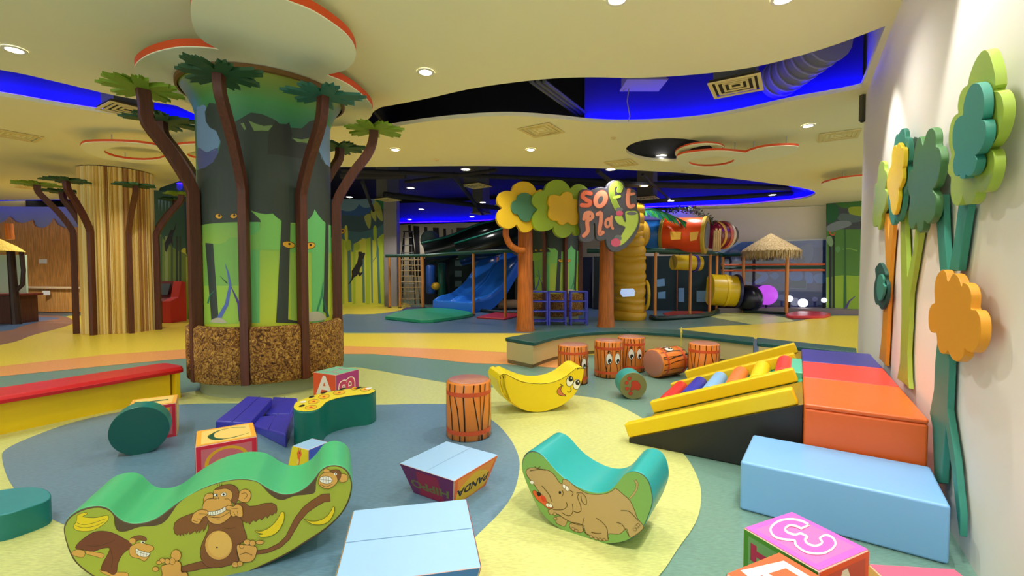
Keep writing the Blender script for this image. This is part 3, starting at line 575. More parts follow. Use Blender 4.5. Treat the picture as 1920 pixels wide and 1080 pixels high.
# ---- cubes with letters
def cube(name, label, pxs, h, cols, edge, arts, group='printed letter blocks', cat='foam block', shrink=1.0, size=None):
    """pxs: top corners left, front, right, back (or front-left, front-right, back-right, back-left), squared up on the floor"""
    T = [fl(*p, h) for p in pxs]; c = sum(T, Vector()) / 4
    e = (T[1] - T[0]).normalized() + (T[2] - T[3]).normalized() + Vector((-(T[0] - T[3]).y, (T[0] - T[3]).x, 0)).normalized() * 1 + Vector((-(T[1] - T[2]).y, (T[1] - T[2]).x, 0)).normalized()
    e1 = Vector((e.x, e.y, 0)).normalized(); e2 = Vector((-e1.y, e1.x, 0))
    s = size / 2 if size else sum((T[i] - T[(i + 1) % 4]).length for i in range(4)) / 8
    g = Vector((c.x, c.y, 0)); sq = lambda k, z: [g - e1 * s * k - e2 * s * k + Vector((0, 0, z)), g + e1 * s * k - e2 * s * k + Vector((0, 0, z)), g + e1 * s * k + e2 * s * k + Vector((0, 0, z)), g - e1 * s * k + e2 * s * k + Vector((0, 0, z))]
    T, B = sq(1, h), sq(shrink, .002); t = thing(name, label, cat, g, group); mb = MB()
    mb.add(B + T, [(0, 1, 2, 3)], edge); fs = {'top': (4, 5, 6, 7), 'front': (0, 1, 5, 4), 'right': (1, 2, 6, 5), 'back': (2, 3, 7, 6), 'left': (3, 0, 4, 7)}
    for kf, f in fs.items(): mb.f.append(list(f)); mb.m.append(mb.mi(cols.get(kf, cols.get('side', edge))))
    mb.build('body', t, bevel=.008)
    for face, fn in arts.items():
        a, b = {'front': (0, 1), 'right': (1, 2), 'back': (2, 3), 'left': (3, 0), 'top': (0, 1)}[face]; m2 = MB()
        if face == 'top': f = lambda p, off: T[0] + (T[1] - T[0]) * p[0] + (T[3] - T[0]) * p[1] + Vector((0, 0, off + .001))
        else:
            nn = (B[b] - B[a]).cross(T[a] - B[a]).normalized()
            f = lambda p, off, a=a, b=b, nn=nn: (B[a].lerp(B[b], p[0])).lerp(T[a].lerp(T[b], p[0]), p[1]) + nn * (off + .001)
        A = Art(m2, f, .00015); fn(A); m2.build('printed_' + face, t, smooth=0, recalc=False)
    return t
def flat(col, m=.012): return lambda A: A.poly([(m, m), (1 - m, m), (1 - m, 1 - m), (m, 1 - m)], col)
def frame(col, inner, b=.09): return lambda A: (flat(col)(A), flat(inner, b)(A))
def letter(ch, col, size=.8, off=.0, out=None, outoff=.03, rot=0, sx=1.0, cx=.5, cy=.5):
    return lambda A: (out and A.text(ch, size, cx, cy, out, outoff, sx, rot), A.text(ch, size, cx, cy, col, off, sx, rot))
def both(*fs): return lambda A: [f(A) for f in fs]
def strokes(w, col, *ps): return lambda A: [A.stroke(p, w, col, smooth=5) for p in ps]
P_ = lambda *c: M('print', *c)
MAG = P_(190, 60, 140); REDP = P_(214, 40, 66); PINK = P_(212, 112, 122); YEL = P_(250, 214, 120); ORC = P_(240, 90, 40); DGR = P_(24, 84, 60); GLD = P_(232, 176, 30); CREAMW = P_(248, 242, 224); EDGE = M('vinyl', 240, 200, 180); OBD = P_(250, 180, 60)
GRB = P_(130, 206, 170); PKT = P_(214, 110, 140)
cube('letter_block', 'letter block with red A and purple B sides beside the bark column', [(591, 698), (628, 704), (668, 692), (634, 686)], .3, {}, EDGE,
     {'front': both(flat(ORC), letter('A', CREAMW, 1.0, .03)), 'right': both(flat(P_(176, 50, 130)), letter('B', CREAMW, .9, .06, None, rot=90), letter('B', P_(206, 60, 110), .9, .025, rot=90)),
      'top': both(flat(GRB), strokes(.05, PKT, [(.12, .25), (.88, .25)], [(.12, .75), (.88, .75)], [(.5, .25), (.5, .75)])), 'left': flat(OBD), 'back': flat(YEL)})
cube('letter_block', 'letter block with a gold 7 on its pink side behind the teal roll', [(244, 766), (331, 757), (326, 740), (250, 749)], .3, {}, EDGE,
     {'top': both(frame(OBD, YEL), letter('J', DGR, .75, .02, rot=-90)), 'front': both(frame(REDP, PINK), strokes(.07, GLD, [(.35, .86), (.86, .86)], [(.84, .86), (.62, .42)])), 'left': flat(GRB), 'right': frame(OBD, YEL), 'back': flat(ORC)})
cube('letter_block', 'letter block with dark green C on top and a gold 8 on its pink front', [(375, 838), (479, 821), (466, 792), (373, 806)], .3, {}, EDGE,
     {'top': both(frame(OBD, YEL), lambda A: A.stroke(cr([(.84, .72), (.6, .84), (.36, .76), (.24, .5), (.34, .24), (.58, .18), (.88, .3)], False, 4), [.02, .03, .05, .1, .09, .04, .02], DGR)),
      'front': both(frame(REDP, PINK), lambda A: A.outline(ell(.5, .55, .33, .32, 0, 14), .06, GLD, 2), lambda A: A.outline(ell(.4, .5, .12, .12, 0, 10), .04, GLD, 2), lambda A: A.outline(ell(.66, .5, .12, .12, 0, 10), .04, GLD, 2)), 'left': flat(P_(120, 30, 90)), 'right': flat(REDP), 'back': flat(OBD)})
b3 = cube('letter_block', 'letter block with an outlined 3 on its pink lid at the lower right', [(1404, 992), (1537, 1076), (1621, 1030), (1482, 955)], .3, {}, EDGE,
     {'top': both(flat(P_(236, 100, 204)), flat(P_(250, 116, 190), .1)), 'front': both(flat(P_(70, 140, 40)), flat(P_(110, 160, 100), .08), strokes(.09, P_(180, 30, 80), [(.16, .72), (.84, .72)], [(.16, .58), (.16, .84)], [(.84, .58), (.84, .84)])),
      'right': both(frame(P_(244, 90, 40), P_(210, 80, 60)), letter('A', CREAMW, .9, .03)), 'left': flat(YEL), 'back': flat(ORC)})
m2 = MB(); A = Art(m2, lambda p, off: fl(p[0], p[1], .3025 + off), .0006); d3 = C(1380, 930, .1875, [(735, 287), (645, 245), (540, 230), (440, 245), (370, 290), (345, 340), (380, 400), (460, 430), (560, 440), (590, 450), (600, 490), (680, 550), (780, 575), (880, 570), (960, 530), (995, 480), (970, 420), (900, 390), (840, 420), (862, 460), (830, 490), (770, 495), (710, 470), (690, 430), (715, 410), (650, 375), (590, 385), (520, 365), (490, 330), (530, 295), (600, 300), (650, 325)])
d3 = cr(d3[:15], False, 4)[:-1] + cr(d3[14:], False, 4)
A.poly(d3, P_(250, 100, 196)); A.stroke(d3, 4.0, WHT, True); m2.build('outlined_digit', b3, smooth=0, recalc=False)
cube('letter_block', 'orange letter block with a white letter cut by the bottom edge of the photo', [(1392, 1082), (1500, 1190), (1590, 1110), (1465, 1040)], .3, {}, EDGE,
     {'top': both(flat(P_(250, 100, 50)), lambda A: A.stroke([(.12, .2), (.2, .82), (.8, .82), (.88, .2)], .16, WHT), lambda A: A.stroke([(.2, .42), (.8, .42)], .1, WHT)), 'front': flat(ORC), 'right': flat(YEL), 'left': flat(GRB), 'back': flat(MAG)}, size=.31)
cube('letter_block', 'pink letter block, only a corner showing at the bottom right', [(1693, 1068), (1745, 1190), (1860, 1130), (1790, 1085)], .3, {}, EDGE,
     {'top': both(flat(P_(240, 96, 130)), letter('E', CREAMW, .8, .02)), 'left': flat(YEL), 'front': flat(YEL), 'right': flat(ORC), 'back': flat(ORC)}, size=.31)
LB = M('vinyl', 160, 202, 242); LB2 = P_(120, 160, 200)
def seamtop(o=.5): return lambda A: A.stroke([(.01, o), (.99, o)], .006, LB2)
HP = P_(120, 36, 100); PD = P_(250, 150, 40)
cube('animal_block', 'pale blue topped foam block tapering down with HIPPO and PANDA on its sides', [(753, 869), (852, 903), (929, 853), (838, 824)], .21, {'top': LB}, EDGE,
     {'top': lambda A: A.stroke([(.5, .01), (.5, .99)], .006, LB2), 'front': both(flat(HP), lambda A: A.poly([(.2, .05), (.8, .05), (.7, .9), (.3, .9)], P_(170, 30, 70)), letter('HIPPO', P_(120, 120, 60), .36, .012, rot=180, cx=.5, cy=.42, sx=.82)),
      'right': both(flat(P_(244, 110, 40)), flat(PD, .08), lambda A: A.sm([(.15, .1), (.85, .1), (.9, .5), (.5, .85), (.1, .5)], P_(240, 190, 20)), letter('PANDA', BLK, .36, .012, rot=180, cx=.5, cy=.42, sx=.68)),
      'left': flat(P_(60, 120, 60)), 'back': flat(P_(40, 90, 170))}, group='tapered animal blocks', shrink=.72)
cube('animal_block', 'largest pale blue topped foam block at the bottom middle of the photo', [(634, 1082), (914, 1074), (870, 933), (655, 961)], .3, {'top': LB}, EDGE,
     {'top': seamtop(.5), 'right': both(flat(P_(230, 110, 90))), 'left': flat(P_(244, 200, 60)), 'front': flat(P_(60, 120, 190)), 'back': flat(P_(110, 170, 70))}, group='tapered animal blocks', shrink=.78)
def giraffe(A):
    A.sm([(.3, .05), (.45, .3), (.42, .7), (.35, .85), (.5, .93), (.62, .84), (.55, .7), (.58, .35), (.75, .05), (.62, .05), (.5, .25), (.42, .05)], P_(236, 110, 30)); A.ell(.46, .62, .05, .08, P_(250, 220, 120)); A.ell(.5, .86, .03, .02, BLK)
    for x in (.42, .54): A.stroke([(x, .9), (x + .01, .99)], .03, P_(190, 80, 20))
cube('animal_block', 'small foam block with a giraffe on its yellow side behind the monkey rocker', [(554, 835), (577, 844), (613, 829), (583, 820)], .25, {'top': LB}, EDGE,
     {'front': both(flat(P_(240, 220, 20)), giraffe), 'right': both(flat(P_(60, 90, 200)), lambda A: A.sm([(.2, .1), (.5, .6), (.8, .1)], P_(220, 80, 60))), 'left': flat(P_(90, 160, 60)), 'back': flat(P_(230, 80, 60))}, group='tapered animal blocks', shrink=1.45)

# ---- red and yellow bench on the left
def red_bench():
    zt = .36; b = [fl(-60, 754, zt), fl(366, 684, zt), fl(347, 670, zt), fl(-60, 724, zt)]
    a, e = b[0], b[1]; d = (e - a).normalized(); e = e - d * .1; n = Vector((-d.y, d.x, 0)); ln = (e - a).length; wd = .5
    T = Matrix((( d.x, n.x, 0, e.x), (d.y, n.y, 0, e.y), (0, 0, 1, 0), (0, 0, 0, 1)))
    t = thing('play_bench', 'long yellow bench with a padded red seat beside the mural column', 'bench', (e.x - d.x * .6, e.y - d.y * .6, 0)); Y = M('paint', 236, 200, 10, .4)
    mb = MB(); pr = []
    ring = lambda x, k: [T @ Vector((x, y, z)) for y, z in ((.02 * k, .295), (wd - .02 * k, .295), (wd + .005 - .02 * k, .33), (wd - .035 - .02 * k, .36), (.035 + .02 * k, .36), (-.005 + .02 * k, .33))]
    mb.loft([ring(-4.2, 0), ring(-.06, 0), ring(-.02, 1), ring(0, 3)], M('vinyl', 214, 30, 36)); mb.build('seat_pad', t, bevel=.006)
    mb = MB(); mb.box(-4.2, -.12, .09, .13, .0, .30, Y, T); mb.build('front_panel', t)
    mb = MB(); mb.box(-4.2, -.12, .37, .41, .0, .30, Y, T); mb.build('back_panel', t)
    for x in (-.1, -2.1, -4.2): mb = MB(); mb.box(x, x + .045, .01, wd - .01, 0, .30, Y, T); mb.build('end_panel', t, bevel=.004)
red_bench()

# ---- blocks, ramps and rollers by the wall
O0 = fl(1508, 757, .565); O0.z = 0; NI = -WN                      # into the wall
def wp(s, d, z=0): return O0 + WD * s + NI * d + Vector((0, 0, z))   # s along the wall, d towards it
TW = lambda s=0, d=0, z=0: Matrix((( NI.x, WD.x, 0, wp(s, d).x), (NI.y, WD.y, 0, wp(s, d).y), (0, 0, 1, z), (0, 0, 0, 1)))
def wbox(label, s0, s1, d0, d1, h, mat, seam=True, group='foam bench blocks by the wall'):
    t = thing('foam_block', label, 'foam block', wp((s0 + s1) / 2, (d0 + d1) / 2), group); mb = MB(); mb.box(d0, d1, s0, s1, .001, h - .03 if seam else h, mat, TW()); mb.build('body', t, bevel=.018, seg=3)
    if seam: m2 = MB(); m2.box(d0, d1, s0, s1, h - .03, h, mat, TW()); m2.build('lid', t, bevel=.012, seg=3)
    return t
wbox('bright orange foam block with a lid between the red block and pale blue bench block', .0, .925, 0, .63, .565, M('vinyl', 240, 104, 36))
wbox('red foam block between the orange and dark blue blocks by the wall', .935, 1.74, 0, .63, .565, M('vinyl', 232, 66, 56))
wbox('dark blue foam block, the farthest of the row along the white wall', 1.75, 2.6, 0, .63, .565, M('vinyl', 58, 54, 160))
p0 = Vector((1.39, 2.73, 0)); e1 = Vector((.76, -.53, 0)).normalized(); e2 = Vector((.53, .76, 0)).normalized()
TB = Matrix(((e1.x, e2.x, 0, p0.x), (e1.y, e2.y, 0, p0.y), (0, 0, 1, 0), (0, 0, 0, 1)))
mb = MB(); mb.box(0, .935, 0, .56, .001, .3, M('vinyl', 130, 186, 240), TB); tag(mb.build('foam_block', bevel=.016, seg=3), 'long pale blue foam block, nearest of those by the wall', 'foam block', 'foam bench blocks by the wall')
LR = 1.24; SL0 = .045; SLH = .53
def zs(d): return SLH + (SL0 - SLH) * (-d / LR)               # slope height at d (0 at the blocks, -LR at the low tip)
def ramp(label, s0, s1, bed, side, name='ramp_wedge'):
    t = thing(name, label, 'foam ramp', wp((s0 + s1) / 2, -LR / 2), 'foam ramps beside the wall blocks'); mb = MB()
    mb.prism([wp(s0, 0, .002), wp(s0, 0, SLH), wp(s0, -LR, SL0), wp(s0, -LR, .002)], WD * (s1 - s0), bed, side, side); mb.build('wedge', t, bevel=.01)
    return t
YR = M('vinyl', 246, 208, 8); BK = M('vinyl', 34, 32, 30, .45)
s1, s2, s3, s4 = .14, .93, 1.9, 2.66
rA = ramp('black sided foam ramp nearest the camera with a smooth slope', s1, s2 - .01, M('vinyl', 150, 122, 20), BK)  # olive bed: yellow with its shade put into the colour
rB = ramp('black foam ramp carrying the coloured rollers', s2, s3 - .01, M('vinyl', 60, 176, 140), BK)
rC = ramp('foam ramp farthest from the camera behind the roller slide', s3, s4, M('vinyl', 150, 122, 20), BK)  # same olive bed, shade included in the colour
def rail(parent_label, s, w=.10, h=.115):
    t = []; d1, d0 = -LR - .0, -.03; dn = Vector((NI.x * LR, NI.y * LR, SLH - SL0)).normalized(); up = dn.cross(WD); up = up if up.z > 0 else -up; mb = MB()
    a, b = wp(s, d1, zs(d1) + .003), wp(s, d0, zs(d0) + .003)
    A4 = lambda p, k: [p, p + WD * w, p + WD * w + up * h, p + up * h]
    mb.loft([A4(a, 0), A4(b, 0)], YR); o = mb.build('ramp_rail', bevel=.014, seg=3); return tag(o, parent_label, 'foam rail', 'yellow foam ramp rails')
rail('yellow foam rail on the black ramp, nearest of the four rails', s1 - .008); rail('yellow foam rail along the near side of the coloured rollers', s2 - .014)
rail('yellow foam rail along the far side of the coloured rollers', s3 - .115); rail('yellow foam rail farthest back beside the curved bench', s4 - .105)
RC = [('red', (226, 50, 44)), ('dark blue', (48, 52, 176)), ('pale blue', (140, 192, 240)), ('orange', (250, 130, 66)), ('yellow', (250, 220, 16)), ('coral red', (232, 66, 60))]
for i, (cn, col) in enumerate(RC):
    d = -LR * .93 + i * LR * .163; r = .076; mb = MB(); zc = zs(d) + .052
    mb.tube([wp(s2 + .11, d, zc), wp(s3 - .12, d, zc)], r, M('vinyl', *col), 28); pos = {0: ', lowest of the row', 5: ', highest of the row'}.get(i, '')
    tag(mb.build('foam_roller', bevel=.01), '%s foam roller between the yellow rails%s' % (cn, pos), 'foam roller', 'coloured rollers on the ramp')
mb = MB(); mb.box(-.09, -.0, s2 + .11, s3 - .12, SLH - .02, SLH + .05, M('vinyl', 88, 196, 156), TW()); mb.build('stop', rB, bevel=.01, label='pale green stop at the top')

# ---- curved bench with green cushions
def arc_bench():
    zt = .40; out = [(947, 633), (1000, 624), (1060, 618.5), (1110, 616), (1160, 615), (1210, 616), (1270, 618.5), (1340, 625), (1414, 632)]
    inn = [(1003, 642), (1042, 631), (1092, 624), (1150, 621), (1210, 622), (1285, 627), (1345, 633), (1412, 641)]
    O = [fl(*p, zt) for p in cr(out, False, 4)]; I = [fl(*p, zt) for p in cr(inn, False, 4)]; res = lambda L, n: [L[min(len(L) - 1, round(i * (len(L) - 1) / n))] for i in range(n + 1)]
    def even(L, n):
        ds = [0]; [ds.append(ds[-1] + (L[i + 1] - L[i]).length) for i in range(len(L) - 1)]; o = []
        for k in range(n + 1):
            t = ds[-1] * k / n; i = max(j for j in range(len(ds)) if ds[j] <= t + 1e-9); i = min(i, len(L) - 2); o.append(L[i].lerp(L[i + 1], (t - ds[i]) / max(1e-9, ds[i + 1] - ds[i])))
        return o
    N = 32; O, I = even(O, N), even(I, N)
    t = thing('curved_bench', 'curved beige bench with dark green cushions behind the drums', 'bench', (O[16].x, O[16].y - .3, 0)); G = M('vinyl', 24, 84, 80); B = M('paint', 206, 186, 130)
    def seg(a, b, z0, z1, mat, name, ins, bev):
        mb = MB(); rings = []
        for k in range(a, b + 1):
            o, i = O[k], I[k]; d = (o - i).normalized() * ins; o, i = o - d, i + d
            rings.append([Vector((i.x, i.y, z0)), Vector((o.x, o.y, z0)), Vector((o.x, o.y, z1)), Vector((i.x, i.y, z1))])
        mb.loft(rings, mat); mb.build(name, t, bevel=bev)
    seg(0, N, .06, .34, B, 'base', .04, 0); seg(0, N, .0, .06, M('paint', 120, 104, 70), 'plinth', .06, 0)
    seg(0, 17, .341, zt, G, 'cushion', 0, .015); seg(17, N, .341, zt, G, 'cushion', 0, .015)
    # straight piece on the right
    t2 = thing('straight_bench', 'straight dark green bench running from the curved bench to the white wall', 'bench', fl(1500, 650)); a = [fl(1419, 632.5, zt), fl(1606, 652.5, zt), fl(1606, 660.5, zt), fl(1419, 642, zt)]
    mb = MB(); mb.prism([Vector((p.x, p.y, .341)) for p in a], (0, 0, .059), G); mb.build('cushion', t2, bevel=.015)
    c = sum(a, Vector()) / 4; mb = MB(); mb.prism([Vector((c.x + (p.x - c.x) * .97, c.y + (p.y - c.y) * .9, 0)) for p in a], (0, 0, .34), B); mb.build('base', t2)
arc_bench()

# ---- flower trees on the right wall
def flower(label, heads, stems, name='wall_flower'):
    allp = [p for h in heads for p in h[0]] + [p for s in stems for p in s[0]]
    c = sum((onp(p, W0, WN) for p in allp), Vector()) / len(allp); t = thing(name, label, 'wall flower', (c.x, c.y, min(onp(p, W0, WN).z for p in allp)), 'painted wooden flower trees on the white wall')
    for px, col, d0, th in stems:
        mb = MB(); mb.prism([onp(p, W0 + WN * (d0 + th), WN) for p in px], -WN * th, col); mb.build('stem', t, bevel=.004)
    for px, col, d0, th in heads:
        mb = MB(); mb.prism([onp(p, W0 + WN * (d0 + th), WN) for p in px], -WN * th, col); mb.build('petal_panel', t, bevel=.006)
def lobes(pts, n=4): return cr(pts, True, n)
LIMEP = M('paint', 158, 186, 62, .5); TEALP = M('paint', 52, 142, 124, .5); GRNP = M('paint', 66, 116, 62, .5); YLP = M('paint', 246, 212, 34, .5); ORP = M('paint', 228, 156, 28, .5); DTL = M('paint', 16, 84, 76, .5)
k = lambda p: C(1700, 80, .2965, p); k2 = lambda p: C(1600, 200, .2407, p); k3 = lambda p: C(1600, 440, .3333, p)
big = k([(490, 46), (515, 60), (535, 110), (555, 190), (560, 270), (548, 305), (575, 310), (600, 345), (612, 420), (600, 510), (575, 590), (535, 655), (515, 672), (540, 685), (552, 730), (550, 800), (530, 880), (500, 935), (470, 948), (440, 945), (430, 985), (405, 1018), (375, 1020), (358, 990), (352, 965), (345, 1000), (325, 1028), (300, 1025), (283, 990), (277, 920), (280, 855), (263, 830), (262, 775), (278, 730), (280, 700), (266, 640), (268, 560), (285, 490), (310, 455), (325, 445), (322, 400), (335, 330), (360, 285), (385, 265), (395, 215), (425, 130), (460, 70)])
tl = k([(440, 255), (468, 275), (485, 330), (488, 400), (480, 470), (470, 490), (490, 495), (500, 530), (498, 590), (480, 650), (450, 700), (432, 712), (442, 740), (435, 790), (415, 830), (390, 845), (372, 835), (368, 855), (352, 862), (338, 855), (333, 835), (315, 845), (298, 825), (292, 770), (300, 720), (305, 700), (290, 650), (290, 570), (305, 500), (335, 465), (355, 455), (358, 400), (375, 330), (405, 270)])
yel = k3([(497, 197), (520, 215), (532, 265), (560, 218), (590, 240), (608, 290), (615, 270), (645, 285), (662, 340), (660, 415), (690, 425), (712, 470), (715, 550), (700, 620), (670, 660), (640, 655), (622, 640), (620, 680), (590, 712), (560, 705), (540, 672), (530, 650), (515, 668), (490, 665), (472, 620), (465, 555), (435, 548), (422, 500), (425, 430), (440, 392), (458, 380), (455, 320), (465, 240)])
flower('flower tree with a lime head, teal centre and yellow lower bloom', [(lobes(big, 3), LIMEP, .05, .035), (lobes(tl, 3), TEALP, .09, .03), (lobes(yel, 3), ORP, .05, .035)],
       [([(1752, 365), (1768, 365), (1771, 450), (1776, 508), (1762, 508), (1757, 440)], TEALP, .012, .03), ([(1797, 380), (1816, 380), (1808, 430), (1797, 508), (1779, 508), (1790, 440)], TEALP, .012, .03),
        ([(1757, 640), (1781, 640), (1779, 700), (1776, 766), (1790, 860), (1800, 960), (1799, 1005), (1793, 960), (1784, 880), (1773, 800), (1768, 860), (1766, 905), (1752, 905), (1748, 800), (1743, 775), (1751, 730), (1753, 680)], TEALP, .012, .03)])
g = k2([(605, 165), (632, 185), (640, 240), (640, 305), (665, 320), (682, 380), (680, 450), (665, 540), (640, 620), (615, 650), (640, 690), (642, 770), (630, 850), (600, 900), (575, 912), (550, 890), (540, 960), (515, 985), (498, 960), (490, 905), (470, 945), (445, 955), (428, 900), (428, 820), (440, 740), (440, 710), (424, 650), (425, 570), (440, 500), (460, 485), (465, 400), (480, 310), (505, 240), (525, 245), (540, 300), (555, 250), (575, 190)])
flower('flower tree with one large dark green head on a lime stem', [(lobes(g, 3), GRNP, .05, .035)],
       [([(1689, 395), (1696, 395), (1699, 470), (1701, 520), (1712, 470), (1716, 425), (1727, 425), (1716, 490), (1706, 550), (1704, 600), (1701, 660), (1702, 706), (1704, 729), (1699, 722), (1682, 710), (1687, 680), (1690, 600), (1690, 540), (1688, 470)], LIMEP, .012, .03)])
ty = k2([(350, 282), (368, 300), (375, 320), (390, 320), (394, 380), (388, 460), (382, 480), (382, 560), (365, 620), (350, 645), (352, 700), (340, 780), (325, 835), (308, 840), (292, 800), (286, 740), (278, 705), (262, 640), (262, 570), (275, 500), (295, 450), (298, 380), (308, 320), (325, 300), (335, 312)])
tt = k2([(382, 170), (400, 190), (405, 240), (425, 250), (430, 330), (425, 420), (412, 450), (425, 480), (428, 560), (418, 640), (395, 690), (388, 760), (370, 850), (350, 895), (330, 890), (322, 870), (318, 910), (300, 922), (285, 890), (278, 820), (268, 700), (290, 500), (310, 380), (318, 280), (335, 215), (350, 220), (362, 190)])
flower('flower tree with a yellow bloom laid over a teal head on an orange stem', [(lobes(tt, 3), TEALP, .05, .03), (lobes(ty, 3), YLP, .085, .025)],
       [([(1668, 420), (1675, 420), (1669, 500), (1666, 560), (1662, 640), (1660, 686), (1656, 680), (1648, 672), (1652, 640), (1657, 560), (1661, 500), (1657, 400), (1663, 400), (1666, 450)], ORP, .012, .03)])
lm = k2([(222, 424), (240, 440), (242, 490), (258, 510), (258, 580), (245, 640), (258, 660), (255, 740), (240, 800), (220, 850), (215, 900), (205, 950), (193, 958), (185, 925), (172, 935), (155, 930), (150, 860), (155, 760), (162, 700), (165, 610), (185, 590), (190, 510), (205, 440)])
flower('small lime flower head, leftmost of the flowers on the white wall', [(lobes(lm, 3), LIMEP, .04, .03)], [])
dk = k3([(147, 157), (162, 175), (178, 215), (178, 250), (188, 280), (186, 350), (172, 400), (155, 420), (140, 395), (125, 390), (115, 340), (117, 280), (125, 240), (122, 190), (135, 170)])
dk2 = k3([(152, 222), (165, 240), (165, 275), (173, 290), (165, 340), (150, 370), (138, 365), (130, 320), (132, 270), (138, 235)])
flower('small dark teal flower low on the wall beside the orange stem', [(lobes(dk, 3), DTL, .04, .03), (lobes(dk2, 3), TEALP, .075, .02)], [])
# ================================================================= columns with palm trees
WOODT = M('wood', 96, 46, 24)
def leaf_plate(mb, c, mat, r=.40, seed=0, th=.03):
    R = random.Random(seed); n = 7; pts = []
    for i in range(n):
        a = 2 * math.pi * i / n + R.uniform(-.1, .1); rr = r * R.uniform(.82, 1.08); h = math.pi / n
        for da, k in ((-h, .36), (-h * .66, .66), (-h * .42, .98), (-h * .18, .86), (0, 1.06), (h * .22, .84), (h * .48, .94), (h * .68, .62)): pts.append((rr * k * math.cos(a + da), rr * k * math.sin(a + da)))
    mb.prism([Vector((c[0] + x, c[1] + y, c[2])) for x, y in pts], (0, 0, th), mat)
LEAFC = {'l': M('paint', 128, 160, 40, .6), 'd': M('paint', 40, 84, 50, .6), 't': M('paint', 44, 108, 92, .6)}
def palm(c, R, phi, lc, label, ztop=3.42, z0=.17, seed=0, group=None, out=.56):
    d = Vector((math.sin(phi), -math.cos(phi), 0)); tt = Vector((math.cos(phi), math.sin(phi), 0)); base = Vector((c[0], c[1], 0)) + d * (R + .07)
    t = thing('palm_tree', label, 'wooden palm tree', (base.x, base.y, z0), group)
    prof = [(0, z0), (0, 2.30)] + cr([(0, 2.36), (.05, 2.50), (.22, 2.80), (.40, 3.05), (out - .02, 3.24), (out, ztop - .01)], False, 3)
    mb = MB(); mb.rectsweep([base + d * r + Vector((0, 0, z)) for r, z in prof], tt, .088, .12, WOODT); mb.build('trunk', t, bevel=.006)
    mb = MB(); e = base + d * out; leaf_plate(mb, (e.x, e.y, ztop - .02), LEAFC[lc], .42, seed); leaf_plate(mb, (e.x, e.y, ztop + .015), LEAFC[lc], .30, seed + 40, .02); mb.build('leaf_crown', t, smooth=0); return t
STRAW = NOISE('straw_fabric', [(.30, (50, 26, 8)), (.42, (104, 62, 22)), (.54, (164, 116, 46)), (.68, (214, 168, 76))], 20, .9, .8, (1, 1, 1), 8, 2.2)
